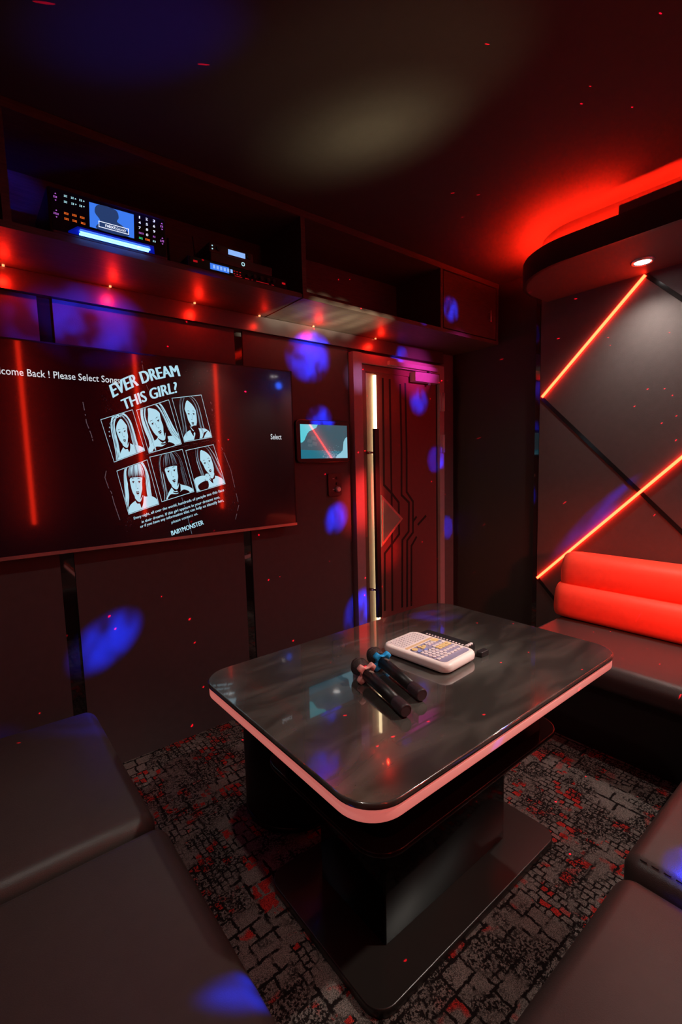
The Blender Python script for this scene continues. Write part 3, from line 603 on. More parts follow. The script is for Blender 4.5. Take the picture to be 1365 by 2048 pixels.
    if v.get('beads'):
        for k in range(9):
            a = math.pi*(1.03+.6*k/8); x, y = .40*math.cos(a)-.02, .44*math.sin(a)+.04; r1 = rr.choice((.016, .022, .030))
            L_.append((1, T([(x+r1*math.cos(t), y+r1*math.sin(t)) for t in np.linspace(0, 6.28, 9)[:-1]]), True)); L_.append((0, T([(x+r1*.55*math.cos(t), y+r1*.55*math.sin(t)) for t in np.linspace(0, 6.28, 9)[:-1]]), True))
    if v.get('hand'):
        L_.append((1, [(0.0, .74), (.10, .67), (.30, .66), (.42, .69), (.46, .75), (.30, .77), (.12, .82), (.0, .90)], True))
        for k in range(4): L_.append((1, strip([(.40+.015*k, .69+.02*k), (.46+.012*k, .655+.03*k), (.52+.008*k, .66+.035*k), (.57, .70+.04*k)], .030), False))
        L_.append((0, [(.10, .86), (.30, .80), (.46, .82), (.40, .98), (.14, .98)], True))
    if v.get('scarf'):
        L_.append((0, [(cx-.10, .70), (cx+.09, .68), (cx+.14, .84), (cx+.06, .99), (cx-.12, .99), (cx-.02, .84)], True)); L_.append((0, strip([(.66, .99), (.78, .88), (.90, .83)], .05), False))
    if v.get('choker'): L_.append((0, T([(-.09, .375), (0, .40), (.105, .37), (.108, .392), (0, .425), (-.092, .398)]), True))
    return L_
variants = [dict(seed=1, c=(.52, .45), s=.98, hair='light', beads=True, len=.66, rot=.08), dict(seed=2, c=(.46, .42), s=1.15, hair='light', wide=True, choker=True, len=.42, rot=-.16, part=-.06, top=True),
            dict(seed=3, c=(.48, .44), s=1.02, hair='dark', scarf=True, wide=True, len=.40, rot=.10, fringe=False, flip=-1), dict(seed=4, c=(.50, .42), s=1.15, hair='light', fringe=True, wide=True, len=.44, rot=.22),
            dict(seed=5, c=(.53, .45), s=1.10, hair='dark', fringe=True, choker=True, len=.55, rot=.05, top=True), dict(seed=6, c=(.60, .42), s=1.05, hair='dark', hand=True, wide=True, len=.45, rot=-.14, flip=-1)]
def clip_unit(poly):
    for ax_, lim, sg in ((0, .02, 1), (0, .98, -1), (1, .02, 1), (1, .98, -1)):
        out = []; n_ = len(poly)
        for i in range(n_):
            a, c = poly[i], poly[(i+1) % n_]; ia, ic = sg*(a[ax_]-lim) >= 0, sg*(c[ax_]-lim) >= 0
            if ia: out.append(a)
            if ia != ic:
                t = (lim-a[ax_])/(c[ax_]-a[ax_]); out.append((a[0]+(c[0]-a[0])*t, a[1]+(c[1]-a[1])*t))
        poly = out
        if len(poly) < 3: return []
    return poly
tone = {0: 0, 1: 1, 2: 2}
for q, v in zip(frames, variants):
    Q = [C(*p) for p in q]
    wdt = 0.012                                        # thin light frame line
    for u0, u1, v0, v1 in ((0, 1, 0, wdt), (0, 1, 1-wdt, 1), (0, wdt, 0, 1), (1-wdt, 1, 0, 1)):
        g = onTV(1); sc_.cur = 1; sc_.add([g(*bilinear(Q, *uv)) for uv in ((u0, v0), (u0, v1), (u1, v1), (u1, v0))], [(0, 1, 2, 3)])
    for li, (t, pts, sm_) in enumerate(face_layers(v)):
        poly = clip_unit(smooth_poly(pts, 4) if sm_ else pts)
        if len(poly) < 3: continue
        area = sum(a[0]*c[1]-c[0]*a[1] for a, c in zip(poly, poly[1:]+poly[:1]))
        if area > 0: poly = poly[::-1]
        g = onTV(2+li); sc_.cur = tone[t]; sc_.add([g(*bilinear(Q, *uv)) for uv in poly], [tuple(range(len(poly)))])
# crumpled poster edges: faint creases and specks
sc_.cur = 3
def speck(x, y, a, c, layer=1, m=3):
    g = onTV(layer); sc_.cur = m; sc_.add([g(x-a, y), g(x, y+c), g(x+a, y), g(x, y-c)], [(0, 1, 2, 3)])
rg = random.Random(3)
def crease(pts, wd=.5, m=3):
    for (xa, ya), (xb, yb) in zip(pts, pts[1:]):
        k = 6
        for i in range(k):
            if rg.random() < .35: continue
            t = i/k; x, y = xa+(xb-xa)*t, ya+(yb-ya)*t; x2, y2 = xa+(xb-xa)*(t+1/k), ya+(yb-ya)*(t+1/k)
            g = onTV(1); sc_.cur = m; sc_.add([g(x-wd, y), g(x2-wd*.6, y2), g(x2+wd*.6, y2), g(x+wd, y)], [(0, 1, 2, 3)])
crease([(165, 800), (170, 825), (173, 845), (183, 870), (186, 882)], .9); crease([(214, 935), (210, 955), (217, 975), (223, 985), (228, 1005), (240, 1040)], .8)
crease([(284, 722), (287, 745), (293, 770), (305, 800)], .4); crease([(362, 990), (372, 1020), (384, 1068)], .4, 2)
crease([(420, 795), (425, 822)], .6); crease([(437, 880), (450, 910), (462, 940), (470, 975), (478, 1010), (470, 1045)], .5); crease([(292, 910), (330, 898), (370, 892), (420, 880)], .6)
for k in range(150):
    t = rg.random(); side = rg.choice((0, 1, 2)); 
    if side == 0: x, y = 205+55*t+rg.gauss(0, 5), 745+300*t
    elif side == 1: x, y = 400+70*t+rg.gauss(0, 6), 745+290*t
    else: x, y = rg.uniform(240, 440), rg.gauss(735, 6) if rg.random() < .5 else rg.gauss(1060, 8)
    if 700 < y < 1068: speck(x, y, rg.uniform(.25, .6), rg.uniform(.25, .7))
obj('screen', sc_, ['screen', 'print', 'print_dim', 'print_wear', 'print_white'], tv)

# ------------------------------------------------------------------ wall tablet
tb = thing('mounted_tablet', 'black framed wall tablet between the television and the door', 'tablet', (1.74, 2.31, 1.41))
a, c = onY(593, 838, 2.300), onY(700, 925, 2.300); x0, x1, z0, z1 = 1.535, 1.940, 1.405, 1.655
fr = rrect(x0, x1, z0, z1, 0.028)
mb = MB(); mb.prism(fr(0), 2.300, 2.318, 'xz', True); obj('housing', mb, 'black', tb)
rm_ = MB(); oo, ii = fr(-0.001), fr(0.003); n_ = len(oo)
for i in range(n_):
    j = (i+1) % n_; rm_.add([(oo[i][0], 2.2985, oo[i][1]), (oo[j][0], 2.2985, oo[j][1]), (ii[j][0], 2.2985, ii[j][1]), (ii[i][0], 2.2985, ii[i][1]), (oo[i][0], 2.306, oo[i][1]), (oo[j][0], 2.306, oo[j][1])], [(0, 3, 2, 1), (0, 1, 5, 4)])
obj('rim', rm_, 'gloss', tb)
obj('mount', MB().box(1.66, 1.82, 2.318, WY-.014, 1.45, 1.60), 'black', tb)
s = MB(); sx0, sx1, sz0, sz1 = x0+.028, x1-.024, z0+.024, z1-.026; yy = 2.2992
def S(u, v, l=0): return (sx0+(sx1-sx0)*u, yy-.0002*l, sz1-(sz1-sz0)*v)
def SQ(mi, pts, l):
    s.cur = mi; ar = sum(p[0]*q[1]-q[0]*p[1] for p, q in zip(pts, pts[1:]+pts[:1]))
    if ar > 0: pts = pts[::-1]
    s.add([S(u, v, l) for u, v in pts], [tuple(range(len(pts)))])
SQ(0, [(0, 0), (1, 0), (1, 1), (0, 1)], 0)
SQ(1, [(0, .74), (1, .80), (1, 1), (0, 1)], 1)
curveA = [(0, 0), (.36, 0), (.33, .09), (.26, .15), (.18, .20), (.14, .27), (.11, .36), (.08, .46), (.04, .52), (0, .54)]; SQ(2, curveA, 2)
curveB = [(1, .34), (.95, .40), (.915, .50), (.905, .62), (.89, .76), (.84, .84), (.77, .90), (.74, .96), (.735, 1), (1, 1)]; SQ(3, curveB, 2)
for k in range(170):
    u = rg.gauss(.66, .10); v = 1-abs(rg.gauss(0, .13))
    if 0.02 < u < .9 and .6 < v < .99: SQ(3, [(u, v), (u+.007, v), (u+.007, v+.008), (u, v+.008)], 3)
for (u, v, w_, h_) in ((.22, .33, .10, .13), (.14, .42, .09, .12), (.24, .50, .10, .13), (.15, .56, .09, .10)): SQ(4, [(u, v), (u+w_, v+.02), (u+w_-.01, v+h_), (u-.01, v+h_-.02)], 2)
obj('screen', s, ['tab_bg', 'tab_low', 'tab_cyan', 'tab_sky', mat('tablet_faint', (.01, .01, .01), .1, coat=1, coat_rough=.01, emit=(.07, .13, .16), es=1)], tb)

# wall control plate
sp = thing('control_plate', 'dark wall control plate with a pale round knob below the tablet', 'switch', (1.81, 2.32, 1.20))
obj('plate', MB().bevel_prism(rrect(1.765, 1.875, 0, 0.01, .004), 0, 0.01, .001), 'device', sp) if False else obj('plate', MB().prism(rrect(1.768, 1.872, 1.195, 1.335, .01)(0), 2.312, WY-.014, 'xz'), 'device', sp)
obj('knob', MB().profile((1.836, 2.312, 1.236), (1.836, 2.290, 1.236), [(0, .017), (.7, .016), (1, .013)], 20), 'white_plastic', sp)['label'] = 'pale round knob'
for zz in (1.305, 1.270): obj('button', MB().profile((1.836, 2.312, zz), (1.836, 2.306, zz), [(0, .010), (1, .009)], 14), 'black', sp)
for zz in (1.303, 1.236): obj('indicator', MB().box(1.80, 1.814, 2.3105, 2.312, zz-.002, zz+.002), 'cap_white', sp)

# ------------------------------------------------------------------ door
dr = thing('door_1', 'dark red door with carved grooves, tall black bar handle and glowing edge', 'door', (2.42, 2.32, 0), kind='structure')
DY = 2.318
obj('door_frame', MB().box(1.968, 2.040, 2.285, WY, 0, 2.088).box(2.040, 2.862, 2.296, WY, 2.028, 2.088).box(2.815, 2.862, 2.296, WY, 0, 2.028).box(2.862, 2.872, 2.30, WY, 0, 2.088), 'jamb', dr)
obj('frame_gap', MB().box(2.040, 2.060, 2.322, WY, 0, 2.028).box(2.796, 2.815, 2.322, WY, 0, 2.028), 'groove', dr)
leaf = obj('door_leaf', MB().box(2.060, 2.796, DY, WY, 0.005, 2.020), 'door', dr)
# raised header rail and left stile
obj('header_rail', MB().box(2.060, 2.796, DY-.008, DY, 1.985, 2.022).box(2.060, 2.092, DY-.008, DY, 0.005, 1.985), 'door', dr)
obj('light_panel', MB().box(2.096, 2.165, DY-.006, DY, 0.02, 1.972), 'cream', dr)['label'] = 'pale panel lit by the glowing tube'
obj('glow_tube', MB().box(2.158, 2.170, DY-.024, DY-.004, 0.02, 1.962), 'warm_tube', dr)['label'] = 'warm white glowing tube'
hx0 = onY(747.5, 870, 2.255)[0]
hd = obj('door_handle', MB().prism(rrect(hx0, hx0+.040, 2.242, 2.266, .005)(0), 0.36, 1.612), 'black', dr)
for zz in (1.46, 0.545): obj('standoff', MB().tube((hx0+.02, 2.26, zz), (hx0-.01, DY-.004, zz), .010), 'chrome', hd)
def groove(pts, wd=.018):
    W = [onY(px, py, DY-.0012) for px, py in pts]; m = MB(); Q2 = [(p[0], p[2]) for p in W]
    for i, (a, c) in enumerate(zip(Q2, Q2[1:])):
        d = np.array(c)-np.array(a); d /= np.linalg.norm(d); nn = np.array([-d[1], d[0]])*wd/2; e = d*wd*.25
        a2 = np.array(a)-e*(i > 0); c2 = np.array(c)+e*(i < len(Q2)-2)
        yv = DY-.001-.0001*i
        m.add([(a2[0]+nn[0], yv, a2[1]+nn[1]), (c2[0]+nn[0], yv, c2[1]+nn[1]), (c2[0]-nn[0], yv, c2[1]-nn[1]), (a2[0]-nn[0], yv, a2[1]-nn[1])], [(0, 1, 2, 3)])
    return m
grs = [[(766, 756), (768, 900), (768.5, 970), (783.5, 986), (798, 1005), (799, 1068), (786, 1086), (770, 1107), (770, 1222)], [(780, 758), (784, 1000), (785.5, 1222)],
       [(801, 768), (803.7, 900), (803.7, 990), (818.6, 1005), (818, 1063), (805.4, 1080), (805, 1215)], [(811, 766), (814, 900), (814, 984), (826.5, 1003), (826.5, 1065), (815, 1081), (815, 1214)],
       [(834, 1073), (823.5, 1092), (823.5, 1212)], [(834, 1033), (826, 1044)], [(853, 1031), (836, 1050)]]
for g_ in grs: obj('groove', groove(g_), 'groove', leaf)
P1, P2, P3 = [(p[0], p[2]) for p in (onY(762, 990, DY), onY(804.5, 1037, DY), onY(762, 1094, DY))]
cen = np.mean([P1, P2, P3], axis=0); shr = lambda k: [tuple(cen+(np.array(p)-cen)*k) for p in (P1, P2, P3)]
obj('window_frame', MB().prism(shr(1.0), DY-.010, DY-.0005, 'xz'), 'silver', leaf)
obj('window_pane', MB().prism(shr(.80), DY-.0125, DY-.010, 'xz'), 'grey_glass', leaf)
cl = obj('door_closer', MB().box(2.51, 2.765, DY-.060, DY-.008, 1.950, 2.013), 'pink_metal', dr)
obj('slide_rail', MB().box(2.275, 2.770, 2.272, 2.296, 2.036, 2.062), 'pink_metal', cl); obj('pivot', MB().tube((2.685, DY-.035, 1.935), (2.685, DY-.035, 2.05), .011), 'silver', cl)
for za, zb_ in ((1.762, 1.895), (1.457, 1.588)): obj('hinge', MB().tube((2.846, 2.286, za), (2.846, 2.286, zb_), .011).box(2.818, 2.844, 2.288, 2.2965, za, zb_), 'pink_metal', dr)

# ------------------------------------------------------------------ devices on the cabinet shelf
SZ = 2.214
def dev_quad(name): pass
kx0, kx1, kz0, kz1, ky = 0.318, 0.722, SZ+.004, 2.372, 1.952
km = thing('karaoke_machine', 'karaoke machine with blue display, glowing keys and blue light bar', 'karaoke machine', (0.52, 2.1, SZ))
obj('housing', MB().bevel_prism(rrect(kx0, kx1, ky, 2.27, .012), kz0, kz1, .006), 'device', km)
for fx, fy in ((.36, 2.0), (.68, 2.0), (.36, 2.22), (.68, 2.22)): obj('foot', MB().tube((fx, fy, SZ), (fx, fy, SZ+.006), .014), 'rubber', km)
obj('front_panel', MB().box(kx0+.008, kx1-.008, ky-.004, ky, kz0+.010, kz1-.008), 'device_face', km)
KY = ky-.005
def K(px, py, l=0): p = onY(px, py, KY); p[1] = KY-.0004*l; return tuple(p)
def K1(x, y): return (x/4.0147, 180+y/4.0136)      # close-up sketch units
dm = MB(); dm.cur = 0; Q = [K1(716, 898), K1(1074, 1000), K1(1078, 1192), K1(722, 1098)]
def DQ(mi, pts, l): dm.cur = mi; dm.add([K(*bilinear(Q, u, v), l) for u, v in pts], [tuple(range(len(pts)))])
DQ(0, [(0, 0), (0, 1), (1, 1), (1, 0)], 1)
DQ(1, smooth_poly([(.16, 1), (.24, .65), (.12, .35), (.20, .02), (.58, .02), (.66, .3), (.62, .5), (.78, .66), (.86, .99)][::-1], 4), 2)
for u0, u1, v0, v1 in ((.2, .88, .66, .69), (.2, .88, .88, .91), (.2, .215, .66, .91), (.865, .88, .66, .91)): DQ(2, [(u0, v0), (u0, v1), (u1, v1), (u1, v0)], 3)
dm.cur = 2; put_text(dm, 'next', lambda u, v: K(*bilinear(Q, .35+.24*u, .71+.13*v), 4), .02)
put_text(dm, 'GALAXY', lambda u, v: K(*bilinear(Q, .60+.22*u, .74+.11*v), 4), .01)
obj('display', dm, ['lcd', 'lcd_dark', 'key_white'], km)
def key_text(txt, cx, cy, w_, h_, m, bold=.02):
    p = np.array(K1(cx, cy)); sl = 0.285; mm = MB()
    def f(u, v): du = (u-.5)*w_/4; dv = (v-.5)*h_/4; return K(p[0]+du, p[1]+dv+du*sl, 1)
    put_text(mm, txt, f, bold); obj('key', mm, m, km)
for i, row in enumerate((((1121, 1022), (1178, 1037), (1237, 1052)), ((1122, 1064), (1180, 1079), (1238, 1094)), ((1123, 1106), (1181, 1121), (1239, 1136)))):
    for j, (x, y) in enumerate(row): key_text(str(3*i+j+1), x, y, 9 if i+j == 0 else 17, 20, 'key_white')
key_text('0', 1182, 1163, 17, 20, 'key_white')
def key_mark(cx, cy, w_, h_, m, arrow=None):
    mm = MB(); p = np.array(K1(cx, cy)); sl = .285
    def pt(dx, dy): du = dx/4; return K(p[0]+du, p[1]+dy/4+du*sl, 1)
    if arrow: sg = 1 if arrow == 'up' else -1; mm.add([pt(-7, 5*sg), pt(7, 5*sg), pt(0, -6*sg)], [(0, 1, 2)] if sg > 0 else [(0, 2, 1)])
    else:
        n_ = max(2, int(w_/9))
        for k in range(n_):     # small glyph-like strokes
            x = -w_/2+w_*k/n_
            mm.add([pt(x, -h_/2), pt(x, -h_/4), pt(x+w_/n_*.75, -h_/4), pt(x+w_/n_*.75, -h_/2)], [(0, 1, 2, 3)])
            mm.add([pt(x, h_/5), pt(x, h_/2), pt(x+w_/n_*.75, h_/2), pt(x+w_/n_*.75, h_/5)], [(0, 1, 2, 3)])
            mm.add([pt(x+w_/n_*.25, -h_/4), pt(x+w_/n_*.25, h_/4), pt(x+w_/n_*.5, h_/4), pt(x+w_/n_*.5, -h_/4)], [(0, 1, 2, 3)])
    obj('key', mm, m, km)
for x, y in ((527, 852), (527, 899)): key_mark(x, y, 28, 15, 'key_cyan')
for x, y, d in ((582, 867, 'up'), (649, 886, 'up'), (585, 914, 'down'), (650, 932, 'down')): key_mark(x, y, 24, 15, 'key_cyan'); key_mark(x+24, y+6, 0, 0, 'key_cyan', d)
for x, y in ((533, 992), (599, 1007), (662, 1025), (536, 1036), (601, 1052), (669, 1071)): key_mark(x, y, 38, 15, 'key_orange')
for x, y, w_ in ((444, 857, 32), (452, 992, 44)): key_mark(x, y, w_, 14, 'key_violet'); key_mark(x, y-28, 0, 0, 'key_violet', 'up'); key_mark(x+3, y+28, 0, 0, 'key_violet', 'down')
for x, y, w_ in ((1300, 1096, 24), (1304, 1213, 34)): key_mark(x, y, w_, 14, 'key_violet'); key_mark(x, y-24, 0, 0, 'key_violet', 'up'); key_mark(x+2, y+24, 0, 0, 'key_violet', 'down')
key_mark(1136, 1150, 40, 12, 'key_violet'); key_mark(1240, 1178, 22, 12, 'key_violet'); key_mark(1133, 1190, 32, 14, 'key_green'); key_mark(1187, 1203, 40, 14, 'key_orange'); key_mark(1241, 1216, 26, 12, 'key_cyan')
# blue bar: clear plastic tray with two tubes, standing out in front of the machine's lower edge
bx0, bx1 = 0.372, 0.668
obj('light_bar_tray', MB().prism([(bx0, ky-.004), (bx1, ky-.004), (bx1-.02, ky-.058), (bx0+.02, ky-.058)][::-1], kz0+.010, kz0+.016), 'blue_plastic', km)
for dy in (.026, .044): obj('light_tube', MB().tube((bx0+.03, ky-dy, kz0+.005), (bx1-.03, ky-dy, kz0+.005), .0032, n=10), 'blue_tube', km)
l = bpy.data.lights.new('light_bar_glow', 'POINT'); l.energy = .12; l.color = (0, .08, 1); l.shadow_soft_size = .02
lo = bpy.data.objects.new('light_bar_glow', l); lo.location = (.52, 1.90, 2.19); col.objects.link(lo)
# small receiver on top of the karaoke machine
sb = thing('small_receiver_box', 'small black box with orange lamps on top of the karaoke machine', 'receiver', (0.60, 2.05, kz1))
obj('housing', MB().bevel_prism(rrect(.52, .68, 2.0, 2.10, .008), kz1, kz1+.022, .004), 'device', sb)
for x in (.545, .556, .60): obj('lamp', MB().box(x, x+.004, 1.9985, 2.0, kz1+.010, kz1+.014), 'key_orange', sb)
# stack on the right: mixer, amplifier, wireless receiver
def dev(name, label, cat, x0, x1, z0, z1, y0, y1):
    t = thing(name, label, cat, ((x0+x1)/2, (y0+y1)/2, z0)); obj('housing', MB().bevel_prism(rrect(x0, x1, y0, y1, .006), z0, z1, .003), 'device', t); return t
m1 = dev('audio_mixer', 'flat black rack mixer with a blue display, lowest of the device stack', 'audio device', .805, 1.282, SZ+.002, 2.262, 1.955, 2.25)
obj('front_panel', MB().box(.812, 1.276, 1.951, 1.955, SZ+.006, 2.258), 'device_face', m1)
def A2(x, y): return (300+x/4.0147, 400+y/4.0167)
def front_quad(px_pts, y, mats_, parent, name, l=0):
    mm = MB(); mm.add([tuple(onY(*A2(*p), y)) for p in px_pts], [(0, 1, 2, 3)]); return obj(name, mm, mats_, parent)
zc = lambda x, y, Y: onY(*A2(x, y), Y)
def face_rect(parent, name, x0, x1, z0, z1, y, m, t=.0015): return obj(name, MB().box(x0, x1, y-t, y, z0, z1), m, parent)
p, q = zc(482, 483, 1.951), zc(634, 552, 1.951); lx0, lx1 = p[0], q[0]
d_ = face_rect(m1, 'display', lx0, lx1, 2.226, 2.250, 1.951, 'lcd')
for k in range(6): obj('segment', MB().box(lx0+.012+.016*k, lx0+.022+.016*k, 1.9490, 1.9495, 2.231, 2.245), 'lcd_pale', d_)
for k in range(6): face_rect(m1, 'button', 1.005+.014*(k % 3), 1.012+.014*(k % 3), 2.240 if k < 3 else 2.229, 2.243 if k < 3 else 2.232, 1.951, 'key_red')
for x in (1.075, 1.105, 1.14, 1.175, 1.205): obj('knob', MB().tube((x, 1.951, 2.238), (x, 1.940, 2.238), .008), 'black', m1)
for x0, x1 in ((1.01, 1.045), (1.06, 1.08), (1.115, 1.18), (1.195, 1.207)): face_rect(m1, 'indicator', x0, x1, 2.2215, 2.2235, 1.951, 'key_red')
for x in (.825, 1.252): face_rect(m1, 'label_plate', x, x+.018, 2.238, 2.246, 1.951, 'key_red', .0008)
m2 = dev('karaoke_player_box', 'black player box with a glowing blue ring, in the middle of the device stack', 'audio device', .905, 1.205, 2.264, 2.302, 1.957, 2.20)
rgx = onY(486.3, 519, 1.956)[0]
mm = MB(); n_ = 24
for i in range(n_):
    a0, a1 = 2*math.pi*i/n_, 2*math.pi*(i+1)/n_; mm.add([(rgx+r*math.cos(a), 1.9562, 2.283+r*math.sin(a)) for r, a in ((.0085, a0), (.0085, a1), (.0050, a1), (.0050, a0))], [(0, 1, 2, 3)])
obj('power_ring', mm, 'key_cyan', m2)
m3 = dev('wireless_receiver', 'small black receiver with a pale blue display, topmost of the device stack', 'audio device', .905, 1.115, 2.304, 2.342, 1.965, 2.18)
p, q = zc(626, 338, 1.964), zc(764, 415, 1.964)
face_rect(m3, 'display', p[0], q[0], 2.312, 2.333, 1.965, 'lcd_pale')
for zz in (2.315, 2.328): face_rect(m3, 'indicator', .916, .921, zz, zz+.004, 1.965, 'key_cyan')
obj('knob', MB().tube((.945, 1.965, 2.323), (.945, 1.955, 2.323), .010), 'black', m3); obj('knob', MB().tube((1.09, 1.965, 2.323), (1.09, 1.955, 2.323), .010), 'black', m3)
for x in (.93, 1.09): obj('antenna', MB().tube((x, 2.17, 2.34), (x-.01, 2.17, 2.44), .003), 'rubber', m3)
# socket cable behind the machines
o = obj('cable', MB().path([(.86, 2.312, 2.47), (.862, 2.312, 2.36), (.855, 2.30, 2.25), (.87, 2.28, 2.22)], .004), 'rubber'); tag(o, 'thin black cable running down the back of the cabinet beside the device stack', 'cable')

# ------------------------------------------------------------------ benches
def bench(name, label, loc): return thing(name, label, 'bench', loc)
lb = bench('upholstered_bench', 'dark leather bench along the left wall with two seat cushions', (0, .9, 0))
obj('plinth', MB().box(LX+.01, .25, .42, 1.98, 0, .33), 'plinth', lb)
obj('seat_cushion', MB().cushion(LX+.005, .345, 1.262, 2.045, .33, .452, .045, crown=.012, wob=.002), 'leather', lb)
obj('seat_cushion', MB().cushion(LX+.005, .355, .40, 1.250, .33, .447, .040, crown=.010, wob=.002), 'leather', lb)
fb = bench('upholstered_bench', 'dark leather bench in the foreground with two seat cushions', (1.1, 0, 0))
obj('plinth', MB().box(.36, 2.10, BY+.01, .30, 0, .33), 'plinth', fb)
obj('seat_cushion', MB().cushion(-.37, 1.135, BY+.03, .392, .33, .445, .045, crown=.010, wob=.002), 'leather', fb)
obj('seat_cushion', MB().cushion(1.147, 2.17, BY+.03, .400, .33, .455, .040, crown=.012, wob=.002), 'leather', fb)
st = MB()
for k in range(28):
    y = -.30+k*.024; st.tube((1.165, y, .457), (1.165, y+.014, .457), .0018, n=6)
obj('stitching', st, 'rubber', fb)
rb = bench('upholstered_bench', 'dark leather bench under the red light lines with a red two-roll backrest', (2.6, .6, 0))
obj('plinth', MB().box(2.262, 2.99, BY+.01, 1.30, 0, .33), 'plinth', rb)
obj('seat_cushion', MB().cushion(2.185, 2.99, .41, 1.352, .325, .450, .055, crown=.008), 'leather', rb)
obj('seat_cushion', MB().cushion(2.185, 2.99, BY+.02, .402, .325, .450, .055, crown=.008), 'leather', rb)
def roll(xc, zc_, rx, rz, y0, y1, lean):
    m = MB(); n = 26; rings = []; er = .05
    ys = [y0, y0+er*.3, y0+er, y0+er*2.2]+list(np.linspace(y0+.2, y1-.2, 8))+[y1-er*2.2, y1-er, y1-er*.3, y1]
    ks = [.72, .88, .97, 1.0]+[1]*8+[1.0, .97, .88, .72]
    for y, kk in zip(ys, ks):
        ring = []
        for i in range(n):
            a = 2*math.pi*i/n; ca, sa = math.cos(a), math.sin(a); ex = .62
            x = rx*kk*math.copysign(abs(ca)**ex, ca); z = rz*(kk*.25+.75)*math.copysign(abs(sa)**ex, sa); ring.append((xc+x+lean*z, y, zc_+z))
        rings.append(ring)
    k = len(m.v)
    for r in rings: m.v += r
    for q in range(len(rings)-1):
        for i in range(n):
            j = (i+1) % n; m.f.append([q*n+i, q*n+j, (q+1)*n+j, (q+1)*n+i]); m.mi.append(0); m.sm.append(True)
    m.f.append(list(range(n))[::-1]); m.f.append([(len(rings)-1)*n+i for i in range(n)]); m.mi += [0, 0]; m.sm += [True, True]
    return m
br = obj('backrest', MB().box(2.86, 2.985, BY+.03, 1.30, .45, .76), 'plinth', rb)
o = obj('backrest_roll', roll(2.810, .555, .135, .103, BY+.03, 1.352, .12), 'red_leather', rb); o['label'] = 'lower red leather roll'
o = obj('backrest_roll', roll(2.860, .725, .110, .098, BY+.03, 1.345, .18), 'red_leather', rb); o['label'] = 'upper red leather roll'

# ------------------------------------------------------------------ table
TX = (.545, 1.737, .620, 1.432)
tt = thing('karaoke_table', 'black glass-topped table with a glowing pink edge on a pedestal', 'table', (1.14, 1.03, 0))
obj('glass_top', MB().bevel_prism(rrect(*TX, .095, 12), .714, .730, .004, 3), 'table_glass', tt)
obj('edge_light', MB().bevel_prism(rrect(TX[0]+.003, TX[1]-.003, TX[2]+.003, TX[3]-.003, .092, 12), .684, .711, .005, 3), 'edge_glow', tt)['label'] = 'glowing pink frosted edge'
obj('gap_gasket', MB().prism(rrect(TX[0]+.012, TX[1]-.012, TX[2]+.012, TX[3]-.012, .085, 12)(0), .7105, .7145), 'rubber', tt)
obj('underside', MB().prism(rrect(TX[0]+.03, TX[1]-.03, TX[2]+.03, TX[3]-.03, .08, 12)(0), .672, .6845, smooth=True), 'gloss', tt)
obj('apron', MB().prism(rrect(.735, 1.545, .79, 1.27, .055, 10)(0), .455, .672, smooth=True), 'gloss', tt)
obj('lower_shelf', MB().bevel_prism(rrect(.690, 1.592, .748, 1.312, .085, 10), .440, .455, .004, 3), 'gloss', tt)
obj('column', MB().bevel_prism(rrect(.830, 1.432, .880, 1.185, .006, 3), .028, .440, .002, 2), 'column', tt)
obj('base_plate', MB().bevel_prism(rrect(.690, 1.596, .760, 1.305, .060, 10), 0, .028, .004, 3), 'base', tt)
# drum stool behind the table
ds = thing('drum_stool', 'black round drum stool standing under the far left corner of the table', 'stool', (.985, 1.585, 0))
obj('body', MB().profile((.985, 1.585, .02), (.985, 1.585, .40), [(0, .190), (.03, .197), (.97, .197), (1, .19)], 40), 'plinth', ds)
obj('base_ring', MB().profile((.985, 1.585, 0), (.985, 1.585, .024), [(0, .194), (.6, .200), (1, .194)], 40), 'gloss', ds)
obj('seat', MB().profile((.985, 1.585, .40), (.985, 1.585, .46), [(0, .19), (.3, .205), (.7, .200), (.92, .17), (1, .1)], 40), 'leather', ds)

